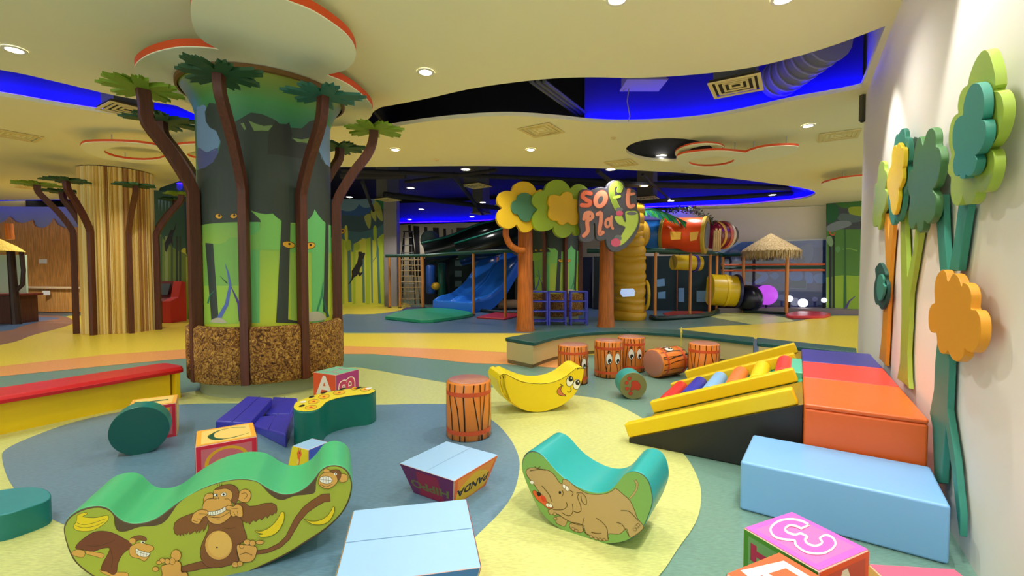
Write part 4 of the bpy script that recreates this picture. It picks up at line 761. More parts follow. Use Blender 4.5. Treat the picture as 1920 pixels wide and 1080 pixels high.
def mural_column(c, rot, name_l, pal):
    """c: centre; rot: turn of the print about the axis relative to the first column"""
    C0 = Vector((-3.17, 5.94, 0)); R = .76; c = Vector((c[0], c[1], 0)); th0 = math.atan2(C0.y, C0.x) + math.pi     # towards the camera from the first column
    t = thing('mural_column', name_l, 'column', c); org = ORG[t.name]
    tw = lambda p: Vector((math.cos(th0 + rot + p), math.sin(th0 + rot + p), 0))
    BASE = GRAD('jungle_print', [(0, (196, 214, 54)), (.22, (170, 205, 70)), (.48, (112, 176, 84)), (.66, (80, 140, 100)), (.80, (36, 116, 92)), (.90, (70, 146, 74)), (1, (150, 156, 50))], .45, 'Z', .8, 3.7)
    mb = MB(); mb.lathe(c, [(R, .001), (R, 2.0), (R, 3.34), (R + .03, 3.46), (R + .09, 3.58), (R + .17, 3.70)], BASE, 64); mb.build('shaft', t, smooth=60)
    mb = MB(); mb.lathe(c, [(R + .012, .001), (R + .012, .17), (R, .172)], M('paint', 148, 160, 128), 64); mb.build('base_ring', t, smooth=30)
    mb = MB(); mb.lathe(c, [(R + .165, 3.66), (R + .195, 3.67), (R + .195, 3.715), (R + .16, 3.715)], M('paint', 120, 84, 30), 64); mb.build('top_rim', t, smooth=30)
    def px2(p):
        r = ray(*p); ox, oy = CAM.x - C0.x, CAM.y - C0.y; a = r.x ** 2 + r.y ** 2; b = 2 * (ox * r.x + oy * r.y); q = ox * ox + oy * oy - R * R; D = b * b - 4 * a * q
        s = -b / (2 * a) if D <= 0 else (-b - math.sqrt(D)) / (2 * a); h = CAM + r * s; ph = math.atan2(h.y - C0.y, h.x - C0.x) - th0; ph = (ph + math.pi) % (2 * math.pi) - math.pi
        return (ph * R, h.z)
    f = lambda p, off: c + tw(p[0] / R) * (R + .001 + off + max(0, p[1] - 3.34) * .12) + Vector((0, 0, p[1]))
    mb = MB(); A = Art(mb, f, .00012, wrap=R * .06, pre=px2); k = lambda p: C(370, 380, .2222, p); k7 = lambda p: C(180, 100, .2964, p)
    Dk = P_(52, 64, 58); Dk2 = P_(40, 46, 42); St = P_(64, 82, 74); LB_ = P_(120, 156, 196); PU = P_(84, 92, 150); G1 = P_(128, 196, 92); G2 = P_(108, 196, 112)
    for x0, x1, m in ((430, 525, G2), (790, 860, P_(160, 200, 80)), (965, 1070, G2)): A.poly(k([(x0, 60), (x1, 60), (x1, 1015), (x0, 1015)]), m)
    A.sm(k7([(640, 330), (690, 330), (720, 400), (770, 480), (785, 560), (760, 610), (700, 625), (645, 600)]), LB_); A.sm(k7([(645, 600), (700, 625), (770, 600), (760, 680), (700, 730), (650, 740)]), PU)
    A.sm(k7([(1400, 470), (1470, 440), (1495, 480), (1498, 700), (1440, 690), (1410, 600)]), LB_)
    A.poly(k7([(640, 740), (690, 725), (740, 690), (775, 630), (790, 560), (760, 490), (720, 470), (695, 430), (690, 370), (720, 310), (760, 320), (800, 460), (870, 440), (920, 410), (980, 375), (1050, 385), (1130, 420), (1160, 450), (1220, 470), (1300, 475), (1350, 430), (1390, 420), (1420, 450), (1370, 540), (1410, 620), (1450, 700), (1498, 730), (1498, 1100), (640, 1100)]), Dk)
    A.poly(k7([(915, 445), (935, 440), (950, 480), (940, 485)]), P_(120, 150, 90)); A.poly(k7([(965, 425), (1010, 445), (1060, 460), (1120, 455), (1090, 490), (1050, 488), (1000, 490)]), P_(120, 150, 90)); A.poly(k7([(1240, 535), (1300, 545), (1360, 535), (1380, 560), (1340, 568), (1270, 560)]), P_(120, 150, 90))
    A.poly(k7([(1085, 640), (1088, 520), (1110, 470), (1138, 425), (1160, 445), (1205, 448), (1222, 435), (1240, 510), (1235, 545), (1290, 575), (1360, 575), (1350, 650), (1290, 665), (1200, 650), (1140, 640)]), Dk2)
    # light ground between the dark crowns and trunks
    A.poly(k([(60, 360), (135, 346), (190, 350), (235, 332), (275, 292), (350, 294), (350, 1020), (60, 1020)]), P_(126, 186, 84)); A.poly(k([(420, 280), (480, 268), (525, 235), (546, 188), (528, 140), (450, 66), (520, 88), (575, 98), (636, 92), (670, 125), (712, 155), (712, 400), (430, 400)]), G1)
    A.poly(k([(785, 180), (860, 183), (860, 420), (785, 420)]), G1); A.poly(k([(920, 156), (950, 130), (975, 95), (988, 55), (1015, 100), (1050, 145), (1090, 180), (1140, 196), (1140, 420), (920, 420)]), G2)
    A.poly(k([(60, 700), (350, 700), (350, 1020), (60, 1020)]), P_(156, 204, 70))
    for a in ([(70, 340), (135, 346), (182, 985), (120, 990)], [(710, 150), (786, 150), (765, 985), (862, 1000), (862, 1018), (664, 1012)], [(1080, 165), (1106, 165), (1100, 940), (1060, 920)]): A.poly(k(a), Dk)
    E = P_(236, 176, 40)
    for x, y, a, b, an in ((182, 116, 31, 21, 10), (308, 113, 31, 21, -8), (770, 355, 54, 28, 12), (948, 363, 44, 28, -12)):
        A.shape(ell(370 + x * .2222, 380 + y * .2222, a * .2222, b * .2222, an, 12), E, P_(60, 40, 20), 1.2, 2); A.ell(370 + (x + 6) * .2222, 380 + (y - 6) * .2222, 2.2, 2.2, BLK)
    A.stroke(k([(180, 985), (250, 860), (280, 700), (260, 590), (235, 515)]), [8, 7, 5, 3, .6], P_(84, 110, 190), smooth=0); A.stroke(k([(365, 1000), (350, 850), (290, 715)]), [6, 5, 1.5], P_(74, 60, 140)); A.stroke(k([(255, 680), (195, 620)]), [2.5, .6], P_(50, 90, 60))
    A.stroke(k([(92, 850), (110, 780), (150, 740)]), [3, 2, .6], P_(40, 130, 110)); A.stroke(k([(1010, 915), (1050, 780), (1060, 670)]), [3, 3, .8], P_(40, 140, 100)); A.stroke(k([(1100, 965), (1070, 850), (1055, 790)]), [5, 4, 1], P_(30, 90, 80))
    A.sm(k([(120, 1010), (130, 985), (180, 970), (225, 985), (245, 1015)]), P_(186, 186, 160)); A.sm(k([(930, 1000), (935, 935), (1000, 918), (1060, 940), (1075, 985)]), P_(192, 190, 164))
    mb.build('jungle_print', t, smooth=60, recalc=False, origin=org)
    # straw pads in the gaps between the palm trunks
    bd = [-66, -17, 25, 80, 133, 186, 240, 294]
    for i in range(7):
        a0 = -math.pi / 2 + pal[0] + math.radians(bd[i]) + .055; a1 = -math.pi / 2 + pal[0] + math.radians(bd[i + 1]) - .055; rings = []; n = 12
        prof = [(R + .02, .19), (R + .11, .175), (R + .14, .20), (R + .145, .5), (R + .14, .80), (R + .10, .832), (R + .02, .82)]
        for j in range(n + 1):
            a = a0 + (a1 - a0) * j / n; e = .035 if j in (0, n) else 0
            rings.append([c + Vector((r2 * math.cos(a), r2 * math.sin(a), z)) for r, z in prof for r2 in (r - (e if r > R + .05 else 0),)])
        mb = MB(); mb.loft(rings, STRAW); mb.build('straw_pad', t, smooth=50)
    return t
ca = (-3.17, 5.94); step = 2 * math.pi / 7
va = math.atan2(ca[0], ca[1])          # bearing of the column from the camera
mural_column(ca, 0, 'big round column with a green jungle print and straw padding', [-va])
# palm angles: 0 looks at the camera, growing towards the right of the photo
PH = lambda bearing, deg: -bearing + math.radians(deg)
for deg, lc, sd, lb in ((-17, 'd', 1, 'palm tree with dark crown on the front left of the big mural column'), (25, 't', 2, 'palm tree with teal crown on the front right of the big mural column'), (80, 'l', 3, 'palm tree with lime crown at the right edge of the big mural column'),
                        (-66, 'l', 4, 'palm tree with lime crown at the left edge of the big mural column'), (-120, 'd', 5, 'palm tree half hidden behind the left side of the big mural column'), (133, 'd', 6, 'palm tree half hidden behind the right side of the big mural column')):
    palm(ca, .76, PH(va, deg), lc, lb, seed=sd, group='palm trees around the big mural column', out={25: .5, -66: .44, 80: .5}.get(deg, .56))
cc = (1.24, 13.75); vc = math.atan2(cc[0], cc[1])
mural_column(cc, va - vc, 'jungle print column standing behind the flower sign and blue racks', [-vc])
for deg, lc, sd, lb in ((-17, 'd', 1, 'palm tree on the front left of the column behind the sign'), (25, 't', 2, 'palm tree on the front right of the column behind the sign'), (80, 'l', 3, 'palm tree at the right edge of the column behind the sign'), (-66, 'l', 4, 'palm tree at the left edge of the column behind the sign')):
    palm(cc, .76, PH(vc, deg), lc, lb, seed=sd, group='palm trees around the column behind the sign')
# ribbed timber column
cb = (-9.65, 11.18); vb = math.atan2(cb[0], cb[1])
def ribbed():
    R = random.Random(4); t = thing('ribbed_column', 'round column clad in pale ribbed timber strips', 'column', (cb[0], cb[1], 0)); pts = []; a = 0; cols = [M('paint', 240, 214, 140), M('paint', 226, 190, 104), M('paint', 246, 226, 160), M('paint', 170, 122, 64), M('paint', 234, 204, 120)]
    mb = MB()
    while a < 2 * math.pi - .02:
        w = min(R.choice([.035, .05, .08, .11, .14]), 2 * math.pi - a); n = 5; r0 = .665; h = .02 + w * .28; sec = [(r0 + h * math.sin(math.pi * j / n) ** .6 if 0 < j < n else r0, a + w * j / n) for j in range(n + 1)]
        vs = [Vector((cb[0] + r * math.cos(b), cb[1] + r * math.sin(b), z)) for z in (.001, 3.88) for r, b in sec]; m = n + 1
        mb.add(vs, [(j, j + 1, m + j + 1, m + j) for j in range(n)], R.choice(cols)); a += w
    mb.build('timber_cladding', t, smooth=60)
    mb = MB(); mb.lathe((*cb, 0), [(.66, .0), (.66, 3.89)], M('wood', 110, 74, 36), 40); mb.build('core', t, smooth=60)
ribbed()
for deg, lc, sd, lb in ((-37, 'd', 11, 'palm tree with dark crown on the front left of the ribbed timber column'), (14, 'd', 12, 'palm tree on the front right of the ribbed timber column'), (66, 'l', 13, 'palm tree with lime crown at the right edge of the ribbed timber column'),
                        (-89, 'l', 14, 'palm tree with lime crown at the left edge of the ribbed timber column'), (-132, 'd', 15, 'palm tree half hidden behind the left side of the ribbed timber column'), (117, 'd', 16, 'palm tree half hidden behind the right side of the ribbed timber column')):
    palm(cb, .72, PH(vb, deg), lc, lb, z0=.001, seed=sd, group='palm trees around the ribbed timber column')

# ---- hanging clouds under the ceiling
def cloud(label, outline, z, holes=(), th=.07, rods=(), wood=True, group='hanging ceiling clouds', mat=None):
    O = [cpt(p, z) for p in outline]; H = [[cpt(p, z) for p in h] for h in holes]; loops = [O] + H; flat_ = [p for l in loops for p in l]; mat = mat or CREAM
    cx = sum(p[0] for p in O) / len(O); cy = sum(p[1] for p in O) / len(O); t = thing('ceiling_cloud', label, 'ceiling panel', (cx, cy, z), group)
    tri = tessellate_polygon([[Vector((a, b, 0)) for a, b in l] for l in loops]); mb = MB(); mb.add([(a, b, z) for a, b in flat_], tri, mat); mb.add([(a, b, z + th) for a, b in flat_], tri, mat); mb.build('panel', t, smooth=0, recalc=False)
    mb = MB()
    for l in loops: n = len(l); mb.add([(a, b, z + .012) for a, b in l] + [(a, b, z + th) for a, b in l], [(i, (i + 1) % n, n + (i + 1) % n, n + i) for i in range(n)], ORANGE_EDGE)
    mb.build('orange_edge', t, smooth=40, recalc=False); mb = MB()
    for l in loops: n = len(l); mb.add([(a, b, z) for a, b in l] + [(a, b, z + .012) for a, b in l], [(i, (i + 1) % n, n + (i + 1) % n, n + i) for i in range(n)], mat)
    mb.build('edge_strip', t, smooth=40, recalc=False)
    for p in rods:
        q = cpt(p, z + th); mb = MB(); mb.cyl((q[0], q[1], z + th), (q[0], q[1], CZ), .008, M('metal', 180, 180, 180), 6); mb.build('hanging_rod', t)
    return t
Z1 = 3.722
cloud('large cream ceiling cloud with orange edge around the big mural column', cr([(420, -75), (375, -35), (360, 0), (358, 30), (366, 60), (387, 82)], False, 4)[:-1] + [(410, 93)] + cr([(405, 92), (370, 89), (330, 90), (290, 99), (264, 112), (252, 128), (262, 150), (300, 172), (340, 188), (420, 225), (520, 246), (600, 240), (670, 232), (692, 222), (699, 207), (690, 189), (665, 167), (640, 152), (614, 142)], False, 4)[1:-1] + [(612, 140)] + cr([(618, 139), (640, 134), (657, 124), (667, 108), (665, 88), (650, 66), (620, 42), (580, 18), (530, -2), (480, -35)], False, 4), Z1, th=.09)
Z2 = 3.66
cloud('cream ceiling cloud with oval holes hanging before the ribbed timber column', cr([(150, 276), (160, 268), (212, 266.5), (260, 269), (300, 275), (318, 278)], False, 3) + cr([(325, 275), (350, 271), (400, 270), (440, 276), (440, 296), (390, 309), (320, 309), (250, 305), (200, 299), (165, 288)], False, 3), Z2, [ell(253, 288, 58, 12.5, 4, 20), ell(392, 292, 42, 9, 3, 16)], rods=[(210, 272), (330, 285), (235, 303)], th=.05)
cloud('cream ceiling cloud with one oval hole hanging on the right near the dark oval', cr([(1268, 301), (1272, 292), (1300, 286), (1345, 283), (1380, 285)], False, 3) + cr([(1397, 287), (1425, 278), (1460, 274), (1490, 274), (1498, 278), (1485, 288), (1440, 300), (1390, 309), (1340, 315), (1290, 314), (1272, 308)], False, 3), Z2, [ell(1334, 303, 43, 9.5, -3, 20)], rods=[(1378, 286), (1413, 284), (1474, 275)], th=.05)
cloud('pale ring shaped ceiling piece beside the dark oval opening', ell(1312, 284, 47, 14, -6, 24), 3.76, [ell(1323, 281, 34, 8, -6, 20)], th=.04)
cloud('cream ceiling cloud partly hidden by the end of the white wall', cr([(1540, 347), (1552, 341), (1585, 334), (1640, 330), (1700, 335), (1680, 350), (1600, 356), (1555, 354)], True, 3), Z2, rods=[(1581, 335)], th=.05)

# ---- square air vents
def vent(x, y, z, label, s=.3, yaw=-32, mat=None, group='square ceiling vents', duct=0):
    t = thing('air_vent', label, 'air vent', (x, y, z), group); T = Matrix.Translation((x, y, 0)) @ Matrix.Rotation(math.radians(yaw), 4, 'Z'); mat = mat or M('paint', 236, 216, 150); mb = MB()
    for k, r in enumerate((s, s * .74, s * .5, s * .27)):
        w = .045 if k == 0 else .03; zz = z - .012 + (.006 * k)
        for a, b, c_, d in ((-r, r, -r, -r + w), (-r, r, r - w, r), (-r, -r + w, -r + w, r - w), (r - w, r, -r + w, r - w)): mb.box(a, b, c_, d, zz - .006, zz + .006, mat, T)
    mb.build('frame', t); mb = MB(); mb.box(-s * .96, s * .96, -s * .96, s * .96, z + .02, z + .03, M('matt', 70, 60, 40), T); mb.build('backing', t)
    if duct: mb = MB(); mb.box(-s * .8, s * .8, -s * .8, s * .8, z + .03, z + duct, M('paint', 96, 96, 92), T); mb.build('duct', t)
for px, py, lb in ((30, 254, 'square ceiling vent at the far left edge'), (1015, 244, 'square ceiling vent in the cream ceiling beyond the trough middle'), (1165, 306, 'square ceiling vent just before the dark open ceiling'), (1573, 254, 'square ceiling vent near the end of the white wall'), (60, 352, 'square ceiling vent over the reception area')):
    q = fl(px, py, CZ - .004); vent(q.x, q.y, CZ - .004, lb)
q = fl(1380, 158, 3.88); vent(q.x, q.y, 3.86, 'square vent hanging in the blue lit trough near the wall', duct=1.33)
q = fl(240, 207, 3.86); vent(q.x, q.y, 3.86, 'square vent hanging in the left blue trough behind a palm trunk', duct=1.33)

# ---- things inside the trough
mb = MB(); a, b = fl(995, 150, 4.35), fl(1104, 226, 4.35)
a = dep(995, 152, 6.2); b = dep(1106, 232, 8.6); t = thing('cable_tray', 'grey cable tray crossing the dark part of the wide ceiling trough', 'cable tray', (a + b) / 2)
for o in (0, .09, .18): mb = MB(); mb.tube([a + Vector((o, 0, 0)), b + Vector((o, 0, 0))], .028, M('paint', 84, 86, 80), 6); mb.build('rail', t)
mb = MB(); mb.tube([dep(1168, 170, 7.0), dep(1180, 160, 7.0), dep(1176, 190, 7.0), dep(1181, 218, 7.0), dep(1178, 228, 7.05)], .008, M('paint', 160, 150, 140), 6); tag(mb.build('hanging_wire'), 'thin wire hanging in the blue lit trough', 'wire')
mb = MB(); p = dep(1206, 158, 6.9); mb.box(p.x - .28, p.x + .28, p.y - .2, p.y + .2, p.z, p.z + .18, M('paint', 160, 150, 220)); mb.box(p.x - .3, p.x + .3, p.y - .22, p.y + .22, p.z - .02, p.z, M('paint', 150, 140, 210)); tag(mb.build('ceiling_unit'), 'blue lit box shaped unit in the trough above the hanging wire', 'ceiling unit')
mb = MB(); p = dep(1500, 128, 6.4); pth = [p + Vector((x, y, z)) for x, y, z in ((-.05, 1.0, .1), (-.02, .3, .02), (.0, -.1, .0))]; mb.tube([p + Vector((.0, -.6, .1)), p + Vector((0, .55, .05))], .27, M('paint', 120, 120, 140), 18)
for i in range(7): mb.tube([p + Vector((0, -.6 + i * .17, .095 - i * .007)), p + Vector((0, -.57 + i * .17, .093 - i * .007))], .285, M('paint', 150, 150, 180), 18)
mb.tube([p + Vector((0, .5, .05)), p + Vector((.45, .75, .12)), p + Vector((1.0, .8, .3))], .17, M('paint', 90, 90, 110), 12)
tag(mb.build('air_duct'), 'wrapped round air duct in the trough beside the white wall', 'air duct')
mb = MB(); p = wl(T_END - .15, .03); mb.box(-.03, .03, -.03, .03, 3.55, 3.9, M('paint', 80, 78, 60), Matrix.Translation((p.x, p.y, 0))); mb.sphere((p.x, p.y, 3.55), .032, M('paint', 60, 58, 50), 10); tag(mb.build('wall_sensor'), 'small dark bracket at the top end of the white wall', 'bracket')
for px, py, lb in ((1150, 258, 'small round smoke detector in the cream ceiling'), (818, 299, 'tiny sprinkler on the ceiling left of the middle'), (1281, 320, 'tiny sprinkler on the ceiling below the ring cloud')):
    q = fl(px, py, CZ); mb = MB(); mb.lathe((q.x, q.y, CZ), [(.055, -.001), (.05, -.02), (.02, -.035), (.002, -.036)], M('paint', 226, 206, 150), 16); tag(mb.build('smoke_detector'), lb, 'detector', 'small ceiling fittings')

# ---- flower sign
SP = Vector((.32, 10.66, 0)); SU = Vector((.922, .386, 0)).normalized(); SN = Vector((SU.y, -SU.x, 0))
WO = M('wood', 190, 104, 28)
def on(p, d=0): return onp(p, SP + SN * d, SN)
def panel(mb, px, d, th, mat): mb.prism([on(p, d) for p in px], -SN * th, mat)
ks = lambda p: C(920, 320, .1574, p)
def sign_tree(label, bpx, ztop, branch, petals):
    q = fl(*bpx); b = Vector((q.x, q.y + .19, 0)); t = thing('sign_tree', label, 'sign post', b, 'tree shaped posts of the soft play sign'); mb = MB(); mb.lathe(b, [(.001, .0), (.235, .002), (.22, .12), (.2, .4), (.185, 1.4), (.175, ztop), (.001, ztop)], WO, 28); mb.build('trunk', t, smooth=60)
    mb = MB(); mb.tube([on(p, -.22) for p in cr(ks(branch), False, 4)], .075, WO, 10); mb.build('branch', t, smooth=60)
    for pts, d, th, mat in petals: mb = MB(); panel(mb, cr(ks(pts), True, 4), d, th, mat); mb.build('petal_panel', t, bevel=.01)
fy = [(250, 240), (280, 170), (340, 135), (400, 128), (470, 145), (520, 190), (545, 238), (590, 225), (630, 240), (650, 300), (640, 420), (560, 520), (515, 600), (518, 645), (500, 690), (460, 725), (410, 738), (360, 715), (325, 665), (312, 640), (280, 670), (230, 690), (170, 685), (110, 650), (76, 590), (80, 520), (108, 470), (138, 445), (92, 400), (80, 340), (108, 272), (160, 243), (210, 240)]
ft = [(320, 300), (370, 268), (430, 265), (490, 300), (500, 380), (520, 440), (562, 462), (512, 500), (490, 560), (450, 605), (400, 605), (350, 570), (325, 525), (270, 505), (245, 440), (260, 370), (305, 350)]
fg = [(640, 230), (670, 160), (740, 115), (800, 108), (870, 125), (930, 180), (952, 212), (1000, 170), (1060, 160), (1120, 185), (1160, 240), (1160, 400), (1110, 480), (1070, 500), (1090, 600), (1095, 680), (1070, 760), (1010, 770), (972, 727), (940, 770), (880, 800), (820, 790), (770, 745), (750, 680), (758, 650), (730, 690), (670, 715), (600, 720), (540, 700), (512, 650), (500, 560), (540, 490), (562, 460), (505, 400), (497, 330), (530, 270), (590, 245)]
fo = [(690, 330), (710, 295), (760, 285), (830, 297), (870, 260), (920, 250), (970, 275), (985, 330), (1040, 345), (1060, 400), (1055, 480), (1085, 520), (1060, 570), (1050, 620), (1000, 645), (950, 635), (915, 615), (870, 645), (820, 635), (795, 600), (740, 590), (695, 550), (690, 490), (705, 440), (685, 390)]
sign_tree('brown sign tree with the yellow and lime flower heads, left of the blue racks', (985, 622), 2.7, [(200, 660), (180, 720), (190, 800), (240, 890), (330, 945), (400, 950)],
          [(fy, 0, .1, M('paint', 214, 174, 12, .5)), (ft, .05, .05, M('paint', 62, 116, 84, .5)), (fg, .10, .1, M('paint', 138, 164, 28, .5)), (fo, .16, .06, M('paint', 214, 170, 14, .5))])
sign_tree('brown sign tree carrying the lettered board, right of the blue racks', (1139, 614), 2.55, [(1460, 900), (1400, 860), (1395, 800), (1415, 760)], [])
sg = thing('lettered_sign', 'dark cloud shaped board with colourful soft play lettering', 'sign', on((1140, 470)) , None)
bk = [(1050, 460), (1052, 330), (1068, 250), (1120, 215), (1200, 230), (1250, 210), (1320, 196), (1380, 205), (1400, 160), (1450, 118), (1520, 114), (1580, 140), (1602, 205), (1650, 200), (1725, 235), (1738, 290), (1745, 400), (1748, 460), (1775, 500), (1782, 600), (1760, 700), (1705, 810), (1640, 890), (1560, 945), (1480, 968), (1415, 935), (1380, 870), (1372, 820), (1335, 835), (1285, 832), (1255, 790), (1245, 640), (1225, 640), (1232, 800), (1175, 850), (1095, 845), (1058, 795), (1075, 720), (1058, 650), (1060, 540)]
mb = MB(); panel(mb, cr(ks(bk), True, 4), .24, .08, M('paint', 78, 76, 84, .35)); mb.build('board', sg, bevel=.01)
OL = P_(240, 112, 70); OL2 = P_(250, 156, 120); LG = P_(150, 176, 60); LG2 = P_(206, 230, 90); PK_ = P_(232, 96, 130); GY = P_(120, 124, 124)
def glyph(name, fn, d=.245):
    mb = MB(); A = Art(mb, lambda p, off: onp(p, SP + SN * (d + off), SN), .0003); fn(A); mb.build(name, sg, smooth=0, recalc=False)
def fat(A, pts, w, mat, line=None, n=5):
    pts = cr(pts, False, n)
    for m, e in (((line, 9), (mat, 0)) if line else ((mat, 0),)):
        q = ks(pts); A.stroke(q, (w + e) * .1574, m)
        for z in (q[0], q[-1]): A.ell(z[0], z[1], (w + e) * .0787, (w + e) * .0787, m)
LN = P_(190, 60, 40)
LN = LN
glyph('letter_s', lambda A: fat(A, [(1190, 272), (1125, 262), (1095, 305), (1135, 345), (1185, 372), (1165, 412), (1085, 412)], 46, OL, LN))
glyph('letter_o', lambda A: (A.shape(ell(*ks([(1310, 340)])[0], 84 * .1574, 112 * .1574, 22, 16), OL2, LN, .8, 2), A.ell(*ks([(1308, 348)])[0], 28 * .1574, 50 * .1574, P_(96, 92, 98), 22)))
glyph('letter_f', lambda A: (fat(A, [(1530, 235), (1545, 190), (1510, 158), (1460, 175), (1440, 250), (1465, 350), (1500, 430), (1525, 468)], 58, LG, LG2), fat(A, [(1470, 320), (1535, 305)], 34, LG2), A.ell(*ks([(1532, 462)])[0], 7, 4, GY), A.ell(*ks([(1535, 508)])[0], 7, 5, PK_)))
glyph('letter_t', lambda A: (fat(A, [(1645, 235), (1632, 330), (1640, 405), (1665, 430), (1700, 415)], 44, OL2, LN), fat(A, [(1625, 285), (1705, 275)], 32, OL2)))
glyph('letter_p', lambda A: (fat(A, [(1160, 520), (1150, 620), (1155, 720), (1110, 775)], 46, OL2, LN), fat(A, [(1110, 575), (1130, 510), (1190, 500), (1215, 550), (1170, 590)], 40, OL2)))
glyph('letter_l', lambda A: fat(A, [(1272, 520), (1312, 505), (1312, 600), (1298, 700), (1300, 755), (1335, 735)], 44, OL2, LN))
glyph('letter_a', lambda A: (A.shape(ell(*ks([(1398, 620)])[0], 46 * .1574, 68 * .1574, 15, 14), OL2, LN, .8, 2), A.ell(*ks([(1396, 625)])[0], 2.4, 4.4, P_(90, 80, 84)), fat(A, [(1440, 545), (1438, 640), (1455, 690)], 30, OL2)))
glyph('letter_y', lambda A: (A.shape(ks([(1480, 545), (1560, 538), (1588, 600), (1612, 606), (1605, 495), (1670, 482), (1745, 492), (1758, 600), (1722, 700), (1660, 790), (1585, 868), (1520, 892), (1500, 840), (1550, 780), (1590, 710), (1600, 668), (1530, 640), (1490, 595)]), LG2, LG, 1, 3), A.ell(*ks([(1680, 510)])[0], 62 * .1574, 20 * .1574, GY), A.ell(*ks([(1515, 805)])[0], 46 * .1574, 40 * .1574, GY), A.ell(*ks([(1490, 856)])[0], 60 * .1574, 50 * .1574, PK_)))

# ---- blue plastic racks
def rack(x, y, label, w=.44, dp=.34, h=.9, tw=0.0):
    t = thing('plastic_rack', label, 'plastic rack', (x, y, 0), 'blue plastic racks between the sign trees'); B = M('vinyl', 76, 84, 214)
    for sx in (-1, 1):
        for sy in (-1, 1): mb = MB(); mb.cyl((x + sx * w / 2, y + sy * dp / 2, 0), (x + sx * w / 2, y + sy * dp / 2, h), .022, B, 8); mb.build('leg', t)
    for k in range(4):
        z = .1 + k * (h - .1) / 3; mb = MB(); ps = [(-w / 2, -dp / 2), (-w / 4, -dp / 2 - .04), (0, -dp / 2 - .05), (w / 4, -dp / 2 - .04), (w / 2, -dp / 2), (w / 2, dp / 2), (-w / 2, dp / 2)]
        mb.prism([Vector((x + a, y + b, z)) for a, b in ps], (0, 0, .012), B)
        n = len(ps)
        for i in range(n): a, b = ps[i], ps[(i + 1) % n]; mb.tube([(x + a[0], y + a[1], z + .012), (x + b[0], y + b[1], z + .012)], .02, B, 6)
        mb.build('shelf', t)
    return t
for px, lb in ((1010, 'blue plastic rack behind the left sign trunk'), (1044, 'blue plastic rack in the middle between the sign trunks'), (1084, 'blue plastic rack on the right, next to the right sign trunk')): q = fl(px, 608.5); rack(q.x, q.y, lb)
# ================================================================= far walls
def vplane(a, b):
    a = Vector((a[0], a[1], 0)); b = Vector((b[0], b[1], 0)); u = (b - a).normalized(); n = Vector((u.y, -u.x, 0)); return (a, n if n.dot(CAM - a) > 0 else -n)
def wallseg(name, pts, h, mat, th=.15, z0=0.0):
    pts = [Vector((p[0], p[1], z0)) for p in pts]; mb = MB()
    back = []
    for i, p in enumerate(pts):
        d = (pts[min(i + 1, len(pts) - 1)] - pts[max(i - 1, 0)]).normalized(); n = Vector((-d.y, d.x, 0)); n = n if n.dot(p) > 0 else -n; back.append(p + n * th)
    mb.prism(pts + back[::-1], (0, 0, h - z0), mat); return struct(mb.build(name, smooth=40))
def mural(name, P0, n, label, fn, smooth=0):
    mb = MB(); A = Art(mb, plane_px(P0 + n * .006, n), .0004); fn(A); o = mb.build(name, smooth=smooth, recalc=False); return tag(o, label, 'wall mural')
GREYW = M('paint', 150, 144, 146)
